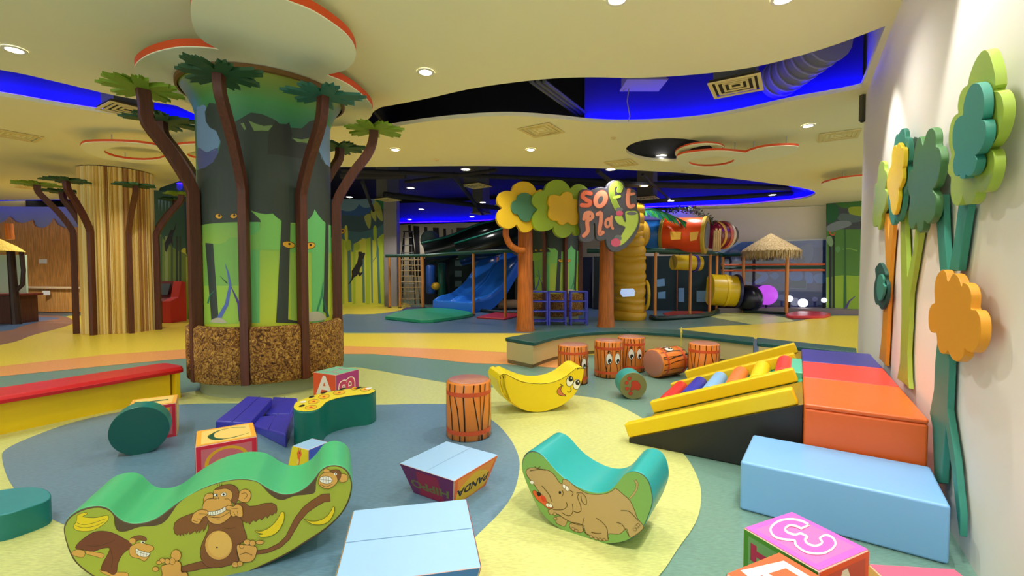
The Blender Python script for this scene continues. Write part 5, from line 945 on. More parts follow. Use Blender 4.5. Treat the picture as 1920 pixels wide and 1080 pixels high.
# left jungle walls
La, Lb, Lc, Ld = fl(283, 600), fl(380, 598), fl(560, 576), fl(723, 574)
wallseg('wall_jungle_left', [La, Lb, Lc, Ld], 4.45, P_(222, 224, 70))
P0, N0 = vplane(Lc, Ld)
def jungle(A):
    k = lambda p: C(620, 360, .2222, p); LM = P_(180, 206, 44); TE = P_(84, 130, 120); TL = P_(60, 110, 124); DK_ = P_(42, 78, 88); BL = P_(30, 84, 150); GB = P_(110, 150, 176)
    for a, b in ((-230, -190), (-150, -120), (-60, -20), (75, 115), (185, 210), (300, 330), (410, 470)): A.poly(k([(a, 350), (b, 350), (b, 945), (a, 945)]), LM)
    for q in ([(-110, 380), (-85, 380), (-80, 930), (-108, 930)], [(20, 380), (40, 380), (48, 930), (20, 930)], [(140, 380), (165, 380), (178, 930), (148, 930)], [(262, 520), (282, 520), (290, 935), (270, 935)], [(335, 380), (352, 380), (356, 935), (345, 935)], [(385, 400), (402, 400), (424, 940), (402, 940)], [(170, 400), (195, 400), (192, 505), (175, 505)]): A.poly(k(q), TE)
    A.poly(k([(-250, 60), (470, 60), (470, 350), (430, 370), (385, 400), (355, 410), (340, 380), (300, 395), (270, 390), (230, 420), (190, 440), (160, 400), (120, 410), (75, 380), (-250, 400)]), TL)
    A.poly(k([(-250, 60), (470, 60), (470, 250), (400, 300), (330, 320), (250, 340), (160, 330), (75, 290), (-250, 290)]), DK_)
    A.poly(k([(-250, 60), (370, 60), (345, 150), (300, 190), (235, 205), (170, 200), (75, 190), (-250, 190)]), BL)
    A.sm(k([(75, 65), (235, 65), (235, 110), (190, 155), (120, 160), (75, 135)]), GB); A.sm(k([(238, 65), (365, 60), (355, 110), (320, 132), (275, 130), (240, 100)]), GB)
    for q in ([(370, 60), (410, 90), (430, 150), (440, 245), (390, 200)], [(350, 130), (375, 90), (385, 200), (378, 250), (340, 190)], [(285, 205), (335, 185), (340, 250), (328, 310), (300, 270)]): A.sm(k(q), P_(176, 180, 80))
    A.sm(k([(370, 60), (470, 60), (470, 180), (430, 130), (400, 90)]), P_(30, 120, 70)); A.sm(k([(125, 410), (165, 410), (170, 480), (140, 495), (120, 460)]), LM); A.ell(*k([(220, 460)])[0], 6, 7.5, LM); A.sm(k([(400, 390), (470, 360), (470, 560), (430, 540), (405, 480)]), LM)
    A.sm(k([(360, 300), (385, 290), (388, 390), (365, 410)]), LM); A.sm(k([(118, 295), (140, 290), (145, 400), (120, 400)]), P_(222, 224, 70))
    A.shape(k([(78, 325), (100, 308), (125, 320), (115, 345), (90, 352)]), P_(240, 190, 40), BLK, .8); A.ell(*k([(102, 328)])[0], 1.6, 2.2, BLK)
    A.poly(k([(232, 508), (245, 503), (262, 505), (268, 515), (285, 512), (292, 520), (280, 555), (270, 570), (272, 605), (262, 625), (250, 640), (243, 668), (248, 685), (265, 672), (272, 680), (255, 705), (243, 712), (232, 692), (215, 712), (198, 718), (185, 740), (160, 775), (148, 780), (175, 735), (180, 700), (178, 665), (205, 625), (225, 590), (235, 540)]), P_(26, 20, 20))
    A.stroke(k([(355, 585), (385, 545), (390, 480)]), .8, TE)
mural('jungle_mural', P0, N0, 'bright yellow green jungle mural with a climbing black cat beside the grey pillar', jungle)
P0, N0 = vplane(La, Lb)
def jungle2(A):
    k = lambda p: C(280, 330, .2688, p)
    A.poly(k([(-30, 20), (375, 20), (375, 560), (240, 500), (200, 540), (120, 470), (60, 400), (-30, 420)]), P_(48, 92, 66)); A.poly(k([(240, 20), (375, 20), (375, 560), (290, 575), (255, 540)]), P_(24, 64, 60))
    A.poly(k([(-30, 400), (60, 380), (120, 470), (200, 520), (255, 545), (320, 590), (375, 600), (375, 1010), (-30, 1010)]), P_(116, 140, 52))
    for a, b, m in ((75, 90, (60, 100, 60)), (110, 130, (150, 170, 100)), (150, 165, (70, 96, 40)), (185, 200, (40, 60, 34)), (208, 222, (50, 70, 40)), (240, 260, (120, 140, 40)), (285, 325, (26, 80, 66))): A.poly(k([(a, 420 if a < 240 else 580), (b, 420 if a < 240 else 580), (b, 1000), (a, 1000)]), P_(*m))
    A.poly(k([(255, 560), (290, 575), (270, 1000), (258, 1000)]), P_(170, 190, 50)); A.shape(k([(275, 485), (290, 500), (300, 460), (320, 450), (325, 580), (290, 575)]), P_(170, 190, 50))
    A.poly(k([(190, 320), (180, 370), (165, 400), (160, 440), (165, 490), (150, 465), (135, 480), (120, 530), (110, 520), (105, 470), (120, 440), (140, 395), (150, 375), (170, 375)]), P_(20, 18, 22))
    for x in (60, 80, 105, 130): A.poly(k([(x, 160), (x + 14, 160), (x + 8, 250), (x + 4, 210)]), P_(110, 150, 170))
    A.ell(*k([(210, 75)])[0], 6, 7, P_(90, 100, 220))
mural('jungle_mural', P0, N0, 'dark green jungle mural between the ribbed column and the big mural column', jungle2)
mb = MB(); q = fl(734, 574); mb.box(q.x - .27, q.x + .27, q.y - .1, q.y + .45, 0, 4.6, GREYW); struct(mb.build('wall_pillar_left'))
# back wall with zebra stripes, beige on the right
wtop = [(742, 421), (900, 417), (1030, 405), (1200, 394.5), (1300, 392), (1380, 390), (1470, 388), (1552, 386), (1700, 383)]
WP = [fl(*p, CZ - .02) for p in wtop]
wallseg('wall_back', WP, CZ - .03, M('paint', 226, 214, 190))
P0, N0 = vplane(WP[0], WP[1])
def zebra(A):
    k = lambda p: C(720, 380, .2222, p)
    for q in ([(203, 188), (225, 188), (232, 260), (240, 620), (215, 620), (210, 300)], [(248, 195), (298, 200), (300, 330), (310, 620), (270, 620), (262, 380), (250, 290)], [(338, 203), (365, 205), (375, 430), (380, 620), (350, 620)], [(412, 210), (462, 212), (470, 420), (440, 620), (420, 400)], [(500, 218), (522, 220), (530, 400), (505, 400)], [(570, 224), (576, 224), (580, 400), (574, 400)], [(640, 224), (680, 224), (690, 620), (650, 620)], [(740, 224), (770, 224), (790, 620), (750, 620)]): A.poly(k(q), P_(24, 22, 26))
mural('zebra_mural', P0, N0, 'white wall panel with black zebra stripes behind the step ladder', zebra)
cove('wall_cove_back', [(p.x, p.y) for p in [fl(*a, CZ) for a in cr([(742, 420), (900, 416), (1030, 405), (1200, 392), (1300, 389), (1380, 386), (1440, 381), (1500, 374), (1530, 365), (1528, 358), (1500, 351)], False, 4)]], back=.3, label='blue LED strip glowing above the far back wall')
cove('wall_cove_far_left', [fl(-300, 381, CZ)[:2], fl(0, 375.5, CZ)[:2], fl(150, 374, CZ)[:2], fl(200, 374, CZ)[:2]], back=.5, lr=.004, label='blue LED strip glowing above the reception wall')
cove('wall_cove_jungle', [(fl(240, 365, CZ).x, 13.6), (fl(300, 352, CZ).x, 13.75), (fl(380, 345, CZ).x, 13.8)], back=.25, zb=4.1, label='blue LED strip glowing above the dark jungle mural')
wallseg('wall_void_left', [(-26, 24), (-8, 24), (17, 24)], 5.2, DARK, z0=0)
wallseg('wall_outer_left', [(-25.5, -4), (-25.5, 24)], 5.2, M('paint', 190, 170, 120))
# blue picture band on the right part of the back wall
P0, N0 = vplane(WP[5], WP[7]); P0 = P0 + N0 * .16
mb = MB(); mb.prism([onp(p, P0, N0) for p in ((1345, 457), (1549, 450), (1549, 577), (1345, 577))], -N0 * .12, P_(34, 44, 130)); tag(mb.build('picture_panel'), 'long blue lit picture wall behind the thatched hut', 'picture wall')
PW = lambda *c: P_(*[int(v * .78) if n < 2 else int(v * .92) for n, v in enumerate(c)])
def winter(A):
    k = lambda p: C(1350, 420, .1852, p); b1 = PW(70, 150, 220); b2 = PW(96, 116, 190); dkb = PW(26, 34, 84); gy = PW(110, 120, 160)
    A.poly(k([(-20, 200), (330, 178), (330, 330), (-20, 330)]), b1); A.poly(k([(560, 180), (940, 165), (1065, 165), (1065, 230), (560, 260)]), PW(64, 88, 170))
    A.sm(k([(95, 290), (130, 262), (190, 270), (215, 320), (190, 400), (150, 410), (120, 370)]), PW(190, 214, 236)); A.sm(k([(660, 280), (800, 240), (920, 190), (945, 300), (900, 400), (760, 400), (680, 360)]), gy); A.sm(k([(740, 340), (830, 310), (860, 380), (800, 410)]), PW(90, 70, 100))
    A.poly(k([(-20, 330), (120, 380), (250, 370), (420, 330), (640, 330), (720, 400), (1065, 400), (1065, 480), (-20, 480)]), dkb)
    A.poly(k([(-20, 480), (1065, 480), (1065, 640), (-20, 640)]), PW(40, 70, 170))
    for q in ([(700, 490), (820, 480), (830, 560), (740, 580), (700, 540)], [(860, 490), (930, 500), (940, 590), (880, 600)], [(950, 520), (1050, 500), (1055, 600), (1000, 610), (960, 570)], [(500, 520), (560, 490), (600, 520), (560, 560)], [(300, 500), (460, 490), (480, 560), (360, 600)], [(60, 500), (160, 490), (190, 530), (100, 540)]): A.sm(k(q), PW(90, 150, 240))
    A.poly(k([(-20, 600), (1065, 600), (1065, 800), (-20, 800)]), PW(50, 56, 136)); A.poly(k([(710, 575), (875, 575), (875, 660), (710, 650)]), PW(30, 84, 110)); A.stroke(k([(710, 650), (875, 658), (875, 575)]), .8, PW(130, 180, 210))
    for y in (640, 700, 740, 780): A.poly(k([(600, y), (1060, y - 20), (1060, y - 8), (600, y + 12)]), PW(70, 62, 130))
    A.poly(k([(250, 480), (320, 470), (420, 520), (330, 600), (260, 580)]), dkb); A.poly(k([(0, 360), (110, 330), (110, 480), (0, 480)]), dkb)
    A.ell(*k([(560, 710)])[0], 7, 12, PW(70, 150, 230), -10)
mural('winter_picture', P0, N0, 'blue winter scene printed on the picture wall behind the hut', winter)
mb = MB(); mb.prism([onp(p, P0 + N0 * .22, N0) for p in ((1345, 454), (1549, 447), (1549, 578), (1345, 578))], -N0 * .012, GLASS()); tag(mb.build('glass_screen'), 'clear glass screen in front of the blue picture wall', 'glass screen')
def bar(name, label, a, b, r, mat, cat='rail', group=None, n=8): mb = MB(); mb.tube([a, b], r, mat, n); return tag(mb.build(name), label, cat, group)
COP = M('vinyl', 206, 132, 56); OR2 = M('vinyl', 236, 104, 50); DG = M('vinyl', 16, 70, 58)
for y, lb, m, r in ((496.5, 'upper orange rail across the blue picture wall', OR2, .035), (507.5, 'lower orange rail across the blue picture wall', OR2, .035)):
    bar('orange_rail', lb, onp((1350, y), P0 + N0 * .30, N0), onp((1546, y - 1), P0 + N0 * .30, N0), r, m, group='orange rails on the picture wall')
bar('green_rail', 'dark green rail between the two orange rails', onp((1350, 502), P0 + N0 * .29, N0), onp((1546, 501), P0 + N0 * .29, N0), .05, DG)
for px, py, r, col, st, lb in ((1437, 553, .37, (.5, .08, .75), .5, 'large purple glowing ball in front of the blue picture wall'), (1480, 560, .12, (.7, .8, 1), .8, 'small white glowing ball right of the hut post'), (1505.5, 568, .155, (.9, .92, 1), 1.6, 'bright white glowing ball in front of the blue picture wall'), (1545, 563, .09, (.6, .6, 1), 1, 'tiny glowing ball at the right end of the picture wall')):
    q = onp((px, py), P0 + N0 * .55, N0); mb = MB(); mb.sphere(q, r, EM('ball_%d' % px, col, st, (.3, .03, .4) if px == 1437 else (.8, .8, .8)), 20); mb.lathe((q.x, q.y, 0), [(.04, .0), (.04, max(.01, q.z - r + .01))], DARK, 8); tag(mb.build('light_ball'), lb, 'light ball')
# green mural on the far right
Ga, Gb = fl(1549, 585.5), fl(1700, 592); wallseg('wall_jungle_right', [Ga, Gb], CZ - .02, P_(84, 150, 50)); P0, N0 = vplane(Ga, Gb)
def jungle3(A):
    k = lambda p: C(1440, 270, .25, p); m1 = P_(40, 66, 52)
    A.poly([(1549, 370), (1700, 360), (1700, 440), (1549, 440)], P_(70, 76, 84)); A.poly([(1549, 430), (1700, 430), (1700, 588), (1549, 582)], P_(84, 140, 52)); A.poly([(1549, 520), (1580, 516), (1700, 522), (1700, 588), (1549, 582)], P_(150, 190, 50))
    A.sm(k([(440, 450), (480, 440), (530, 480), (520, 560), (480, 590), (440, 580)]), P_(20, 100, 50)); A.sm(k([(500, 430), (600, 440), (700, 400), (760, 430), (700, 470), (560, 480)]), P_(60, 120, 40)); A.sm(k([(600, 490), (640, 470), (760, 480), (700, 540), (630, 540)]), P_(160, 180, 40))
    A.sm(k([(520, 560), (560, 520), (680, 540), (760, 560), (640, 590), (560, 580)]), P_(90, 110, 110)); A.sm(k([(440, 620), (520, 580), (610, 580), (620, 610), (540, 640), (460, 660)]), P_(130, 144, 150))
    for a, b in ((455, 478), (482, 500)): A.poly([(1440 + a * .25, 440), (1440 + b * .25, 440), (1440 + b * .25, 580), (1440 + a * .25, 580)], P_(16, 40, 30))
    A.sm(k([(440, 700), (470, 690), (490, 740), (470, 770), (440, 730)]), P_(140, 180, 130)); A.sm(k([(505, 780), (530, 765), (545, 790), (520, 815)]), P_(100, 160, 90)); A.stroke(k([(460, 655), (470, 680), (495, 685), (500, 660)]), 2, P_(220, 90, 40)); A.stroke(k([(560, 790), (610, 785), (670, 800)]), 2, P_(130, 180, 70))
    A.poly(k([(570, 640), (585, 640), (590, 1240), (565, 1240)]), P_(50, 110, 40)); A.stroke([(1585, 580), (1592, 565), (1604, 555)], [5, 3, 1], P_(90, 70, 140))
mural('jungle_mural', P0, N0, 'green jungle mural at the far right beyond the end of the white wall', jungle3)
mb = MB(); mb.prism([Vector((p.x, p.y, 0)) for p in (fl(1345, 586), fl(1470, 586), fl(1625, 592), fl(1625, 585), fl(1549, 580), fl(1345, 579))], (0, 0, .16), M('paint', 128, 116, 120)); struct(mb.build('trim_1'))

# ---- reception on the far left
Ra, Rb = (fl(-260, 588).x, 16.3), (fl(210, 588).x, 16.6); wallseg('wall_reception', [Ra, Rb], 3.8, M('paint', 150, 160, 170)); P0, N0 = vplane(Ra, Rb)
WD1 = M('wood', 232, 166, 84)
mb = MB(); sc = [(-260, 600), (-260, 410), (-150, 405), (-60, 425)] + cr([(0, 419), (12, 412), (18, 406), (28, 415), (45, 418), (60, 412)], False, 3) + cr([(62, 414), (66, 424), (82, 427), (95, 418), (100, 410), (108, 421), (125, 428), (150, 425), (190, 426)], False, 3) + [(190, 600)]
mb.prism([onp(p, P0 + N0 * .05, N0) for p in sc], -N0 * .04, WD1); struct(mb.build('wall_wood_cladding'))
def desk():
    c = fl(96, 592); t = thing('reception_desk', 'curved timber reception desk with pale top at the far left', 'desk', (c.x, c.y, 0)); fr = [fl(*p) for p in cr([(41, 586), (60, 590), (100, 592), (158, 592)], False, 4)]; d = Vector((0, .8, 0))
    for nm, z0, z1, m, e in (('plinth', 0, .13, M('paint', 130, 130, 130), .0), ('front', .13, .90, WD1, .02), ('counter_top', .90, .94, M('paint', 226, 196, 150), .08)):
        mb = MB(); a = [Vector((p.x, p.y - e, z0)) for p in fr]; b = [Vector((p.x, p.y + .75, z0)) for p in fr][::-1]; mb.prism(a + b, (0, 0, z1 - z0), m); mb.build(nm, t)
    mb = MB(); yy = fl(55, 588).y - .08
    for q in ([(41, 583), (42, 565), (45, 560), (50, 560), (54, 569), (62, 571), (67, 577), (64, 584), (52, 584)],): mb.prism([dep(p[0], p[1], yy) for p in cr(q, True, 3)], (0, -.03, 0), M('paint', 170, 180, 180)); mb.build('grey_motif', t)
desk()
mb = MB(); mb.prism([onp(p, P0 + N0 * .07, N0) for p in ((73, 486), (88, 486), (88, 494), (73, 494))], -N0 * .015, WHT); tag(mb.build('paper_notice'), 'small white notice on the timber cladding above the desk', 'notice', 'white paper notices')
q = fl(88, 592); mb = MB(); mb.prism([dep(p[0], p[1], q.y - .06) for p in ((80, 545), (94, 545), (94, 553), (80, 553))], (0, -.012, 0), WHT); tag(mb.build('paper_notice'), 'small white notice on the front of the reception desk', 'notice', 'white paper notices')
# kiosk with straw roof
kp = Vector((-13.76, 12.6, 0)); K = Vector((-14.6, 11.65, 0))
t = thing('straw_kiosk', 'round straw roofed kiosk with dark posts at the far left edge', 'kiosk', K); STW = NOISE('straw_roof', [(.3, (190, 150, 50)), (.6, (246, 214, 90)), (.8, (255, 236, 140))], 30, .9, .6, (1, 1, .3), 6, 1)
mb = MB(); R = random.Random(3); prof = [(.02, 3.05), (.5, 2.72), (1.0, 2.36), (1.34, 2.15), (1.5, 2.0), (1.36, 2.01), (.02, 2.6)]; mb.lathe(K, prof, STW, 40); mb.build('straw_roof', t, smooth=30)
DW = M('wood', 60, 36, 24)
mb = MB(); mb.tube([(kp.x, kp.y, 0), (kp.x - .06, kp.y, 1.2), (kp.x - .10, kp.y, 2.2)], [.11, .09, .085], DW, 10); mb.build('post', t)
mb = MB(); mb.cyl((kp.x - .09, kp.y, 2.35), (kp.x - .12, kp.y, 2.78), .09, WO, 12); mb.build('post_top', t)
mb = MB(); mb.tube([(kp.x - .02, kp.y, .9), (kp.x + .2, kp.y, 1.1), (kp.x + .24, kp.y, 1.5), (kp.x + .2, kp.y, 2.0)], .05, DW, 8); mb.build('branch', t)
mb = MB(); mb.box(kp.x - 2.6, kp.x - .12, kp.y + .13, kp.y + .7, .0, .78, M('wood', 96, 50, 34)); mb.build('counter', t, bevel=.01); mb = MB(); mb.box(kp.x - 2.7, kp.x - .05, kp.y + .0, kp.y + .8, .78, .84, M('wood', 120, 44, 30)); mb.build('counter_top', t, bevel=.01)
mb = MB(); mb.box(kp.x - 2.6, kp.x - .5, kp.y + .75, kp.y + .8, .5, 1.95, M('paint', 196, 222, 196)); mb.build('back_screen', t)
# red machine
q = fl(313, 604); q.y -= .25; t = thing('arcade_machine', 'red arcade machine with steering controls behind the ribbed column', 'arcade machine', q); RD = M('paint', 206, 44, 24)
mb = MB(); x, y = q.x + .05, q.y; sidep = [(0, 0), (.62, 0), (.62, 1.15), (.45, 1.18), (.32, .72), (.0, .62)]
mb.prism([Vector((x + .02, y + a, z + .002)) for a, z in sidep], (.24, 0, 0), RD); mb.build('side_panel', t, bevel=.01)
mb = MB(); mb.prism([Vector((x - .5, y + .05 + a, z + .002)) for a, z in sidep], (.5, 0, 0), M('paint', 110, 24, 20)); mb.build('cabinet', t)
mb = MB(); mb.prism([Vector((x - .45, y + .32, .78)), Vector((x - .05, y + .32, .78)), Vector((x - .05, y + .44, 1.1)), Vector((x - .45, y + .44, 1.1))], (0, -.02, .01), P_(60, 70, 80)); mb.build('screen', t)
for i in range(3): mb = MB(); mb.tube([(x - .42 + i * .06, y - .02, .3 + i * .1), (x - .02, y - .04, .62 + i * .08)], .018, M('metal', 210, 190, 220), 6); mb.build('lever', t)

# ================================================================= soft play structure
def post(px, py, label, h=2.06, r=.045, mat=COP, group='copper coloured posts of the play structure', base=True):
    q = fl(px, py); t = thing('play_post', label, 'post', (q.x, q.y, 0), group); mb = MB(); mb.cyl((q.x, q.y, .002), (q.x, q.y, h), r, mat, 12); mb.build('padded_tube', t)
    mb = MB(); mb.cyl((q.x, q.y, .001), (q.x, q.y, .05), r + .015, M('metal', 90, 90, 90), 12); mb.build('foot', t); return q
lp = [post(731, 577, 'leftmost post of the play structure beside the grey pillar'), post(750, 578, 'second post from the left of the play structure'), post(793, 578, 'post right of the cargo net', r=.07), post(888, 592, 'post at the right corner of the green landing mat'), post(933, 576, 'post behind the red mat near the slide'), post(947, 597, 'post at the front corner of the red mat')]
rp = [post(1228, 599, 'post just right of the yellow tree trunk'), post(1293, 595, 'front middle post of the round play platform'), post(1330, 590, 'front right post of the round play platform'), post(1343, 585, 'rightmost post of the round play platform'), post(1354, 583, 'post between the round platform and the thatched hut')]
for px, py, lb in ((1251, 573, 'thin back post of the platform, left of the punch bag'), (1269, 583, 'thin back post of the platform, middle left'), (1284, 574, 'thin back post of the platform, middle right')): post(px, py, lb, r=.03, mat=M('vinyl', 120, 62, 30))
def beam(name, label, pts, r, mat, cat='beam', group=None, n=10):
    mb = MB(); mb.tube(pts, r, mat, n); return tag(mb.build(name, smooth=60), label, cat, group)
Z = lambda p, z: Vector((p.x, p.y, z))
beam('padded_beam', 'dark green padded beam along the top of the left play structure', [Z(fl(724, 578), 2.09), Z(lp[1], 2.1), Z(lp[2], 2.1), Z(lp[3], 2.1), Z(lp[5], 2.1), Z(fl(985, 600), 2.1)], .065, DG, group='green padded beams of the play structure')
beam('padded_beam', 'dark green padded beam ringing the top of the round platform', [Z(fl(1100, 598), 2.1), Z(rp[0], 2.1), Z(rp[1], 2.1), Z(rp[2], 2.1), Z(rp[3], 2.1), Z(rp[4], 2.08), Z(fl(1392, 587), 2.08)], .075, DG, group='green padded beams of the play structure')
beam('padded_curb', 'dark green curb on the floor around the round platform', cr([Z(fl(1221, 599), .07), Z(fl(1235, 601), .07), Z(fl(1293, 598), .07), Z(fl(1327, 594), .07), Z(fl(1346, 586), .07)], False, 4), .075, M('vinyl', 14, 40, 36), 'curb')
beam('padded_curb', 'dark curb on the floor of the left play structure', [Z(fl(1000, 590), .06), Z(fl(960, 590), .06), Z(fl(900, 585), .06)], .06, M('vinyl', 14, 40, 36), 'curb')
# mats
def mat_(label, px, h, m): mb = MB(); mb.prism([Z(fl(*p, h), .003) for p in px], (0, 0, h - .003), m); return tag(mb.build('floor_mat', bevel=.02, seg=3), label, 'mat')
mat_('green landing mat at the foot of the blue slide', [(722, 593), (738, 587)] + [(762, 580), (813, 577), (850, 579), (880, 584), (887, 588)] + [(866, 592), (836, 596), (812, 599), (788, 599.5), (770, 598)], .1, M('vinyl', 40, 160, 112))
mat_('red mat between two posts right of the slide', [(893, 594), (929, 585), (972, 585), (970, 592), (946, 597)], .05, M('vinyl', 200, 40, 40))
mat_('round red mat in front of the blue picture wall', cr([(1474, 588), (1490, 584), (1520, 582), (1545, 585), (1557, 588), (1545, 591.5), (1510, 592.5), (1480, 592)], True, 3), .09, M('vinyl', 206, 34, 44))
mat_('dull red mat inside the round play platform', [(1243, 587), (1262, 583), (1318, 583), (1326, 589), (1290, 593), (1250, 592)], .04, M('vinyl', 170, 60, 36))
mat_('purple mat under the cargo net', [(753, 580), (762, 576), (800, 576), (800, 581), (770, 582)], .03, M('vinyl', 60, 50, 120))
# dark inner panels
def inner(label, a, b, z, m, y0=None, art=None):
    A0, B0 = fl(*a), fl(*b); P0, n = vplane(A0, B0); mb = MB(); mb.prism([Z(A0, .002), Z(B0, .002), Z(B0, z), Z(A0, z)], -n * .08, m); o = tag(mb.build('net_barrier'), label, 'panel', 'dark panels inside the play structure')
    for q_, c_ in (art or []): m2 = MB(); A = Art(m2, plane_px(P0 + n * .004, n), .0008); A.poly(q_, c_); m2.build('window', o, smooth=0, recalc=False)
    return o
win = [(C(720, 380, .2222, [(cx - 30, cy - 25), (cx + 28, cy - 25), (cx + 28, cy + 25), (cx - 30, cy + 25)]), P_(84, 112, 112)) for cx in (628, 770) for cy in (510, 600, 685)]
DP = M('matt', 26, 44, 40)
inner('dark green panel with grey windows behind the blue slide', (842, 571), (965, 572), 2.05, DP, art=win)
inner('dark panel behind the cargo net and blue roll', (795, 571), (842, 571), 2.05, M('matt', 20, 24, 30))
inner('dark blue panel behind the left sign trunk', (985, 574), (1110, 578), 2.05, M('matt', 22, 30, 60))
inner('dark panel behind the yellow tree trunk', (1112, 580), (1222, 582), 2.05, M('matt', 18, 30, 36))
inner('dark teal panel behind the punch bags', (1222, 582), (1350, 584), 2.05, M('matt', 24, 48, 56), art=[(q, P_(110, 160, 210)) for q in ([(1232, 524), (1246, 522), (1247, 536), (1232, 538)], [(1234, 548), (1248, 546), (1248, 560), (1234, 560)], [(1306, 545), (1326, 545), (1326, 566), (1306, 566)], [(1272, 540), (1283, 540), (1283, 566), (1272, 566)])])
# cargo net
a, b = fl(752, 576), fl(791, 576); t = thing('cargo_net', 'tan rope cargo net hanging between the left posts', 'cargo net', Z((a + b) / 2, 0)); RP = M('fabric', 190, 160, 110)
for i in range(7): q = a.lerp(b, i / 6); mb = MB(); mb.tube([Z(q, .05) + Vector((0, .25, 0)), Z(q, 1.1), Z(q, 2.06)], .016, RP, 5); mb.build('rope', t)
for j in range(9): z = .12 + j * .23; mb = MB(); mb.tube([Z(a, z), Z(b, z)], .014, RP, 5); mb.build('cross_rope', t)
# step ladder
q = dep(770, 578, 21.0); t = thing('step_ladder', 'tall black step ladder in front of the zebra wall', 'step ladder', Z(q, 0)); BL = M('metal', 60, 56, 56)
for s in (-1, 1):
    for yy in (-.55, .55): mb = MB(); mb.tube([(q.x + s * .42, 20.6 + yy, 0), (q.x + s * .17, 20.6, 3.25)], .03, BL, 6); mb.build('leg', t)
for i in range(9): f = i / 9.5 + .08; w = .42 - .25 * f; mb = MB(); mb.box(q.x - w, q.x + w, 20.6 - .55 * (1 - f) - .05, 20.6 - .55 * (1 - f) + .05, 3.25 * f - .015, 3.25 * f + .015, M('metal', 190, 190, 190)); mb.build('step', t)
mb = MB(); mb.box(q.x - .2, q.x + .2, 20.45, 20.75, 3.24, 3.3, BL); mb.build('top_cap', t)
# rolls and balls hanging in the frame
def bag(label, px, py, pieces):
    q = fl(px, py); t = thing('punch_bag', label, 'punch bag', Vector((q.x, q.y, pieces[0][1])), 'hanging foam rolls in the play structure')
    for nm, z0, z1, r, col in pieces:
        mb = MB()
        if nm == 'ball': mb.sphere((q.x, q.y, (z0 + z1) / 2), r, M('vinyl', *col), 18, (1, 1, (z1 - z0) / 2 / r))
        else: mb.lathe((q.x, q.y, 0), [(.01, z0), (r * .8, z0 + .02), (r, z0 + .08), (r, z1 - .08), (r * .8, z1 - .02), (.015, z1)], M('vinyl', *col), 20)
        mb.build(nm, t, smooth=60)
    mb = MB(); mb.cyl((q.x, q.y, pieces[-1][2] - .02), (q.x, q.y, 2.06), .012, DARK, 6); mb.build('cord', t)
bag('hanging blue foam roll beyond the cargo net', 808, 573, [('roll', .5, 1.75, .2, (40, 90, 180))])
bag('hanging dark green foam roll beyond the cargo net', 829, 573, [('roll', .3, 1.85, .17, (16, 84, 66))])
bag('yellow foam ball hanging between the green roll and the blue slide', 817, 577, [('ball', .72, 1.04, .18, (220, 170, 30))])
bag('hanging orange punch bag with a dark ball below it in the round platform', 1260, 579, [('ball', .30, .70, .19, (30, 30, 60)), ('roll', .71, 1.33, .16, (226, 130, 40)), ('roll', 1.34, 1.7, .09, (60, 30, 30))])
bag('dark purple punch bag with an orange ball below it in the round platform', 1313, 581, [('ball', .44, .76, .2, (236, 150, 40)), ('roll', .77, 1.72, .15, (50, 40, 80))])
mb = MB(); q = fl(955, 580); mb.tube([Z(q, .2) + Vector((-.45, 0, 0)), Z(q, .2) + Vector((.6, .1, 0))], .18, M('vinyl', 170, 140, 110), 20); tag(mb.build('foam_roll', bevel=.02), 'tan foam roll lying beside the slide behind the left sign trunk', 'foam roll')
# blue double slide
def slide():
    B = M('gloss', 44, 122, 232, .2); E = Vector((-3.05, 17.6, 0)); D = Vector((-.66, -.75, 0)).normalized(); Wv = Vector((.75, -.66, 0)).normalized(); LW = 1.12
    t = thing('blue_slide', 'glossy blue double slide running down to the green mat', 'slide', E)
    prof = [(-.02, .0), (-.02, .30), (.02, .36), (.15, .36), (.5, .37), (1.0, .5), (1.7, .95), (2.3, 1.6), (2.8, 2.05), (3.15, 2.2)]; prof = cr(prof, False, 3)
    for lane in range(2):
        o = E + Wv * LW * lane; rings = []
        for s, z in prof:
            p = o - D * s; ring = []
            for u, dz in ((0, -.0), (.02, .16), (.09, .19), (.15, .14), (.2, .02), (.35, -.05), (LW / 2, -.07), (LW - .35, -.05), (LW - .2, .02), (LW - .15, .14), (LW - .09, .19), (LW - .02, .16), (LW, -.0)):
                k = 1 if s > .3 else max(0, (s + .02) / .32); ring.append(p + Wv * u + Vector((0, 0, max(.003, z + dz * k - (.0 if s > .02 else 0)))))
            rings.append(ring)
        mb = MB(); mb.loft(rings, B, closed=False, cap=False); mb.build('lane', t, smooth=60, recalc=False)
    mb = MB()
    for u in (0, LW * 2):
        o = E + Wv * u; top = [o - D * s + Vector((0, 0, max(.004, z))) for s, z in prof]; bot = [o - D * s + Vector((0, 0, max(.002, z - .4))) for s, z in prof]; n = len(top); mb.add(top + bot, [(i, i + 1, n + i + 1, n + i) for i in range(n - 1)], B)
    mb.build('side_skirt', t, recalc=False)
slide()
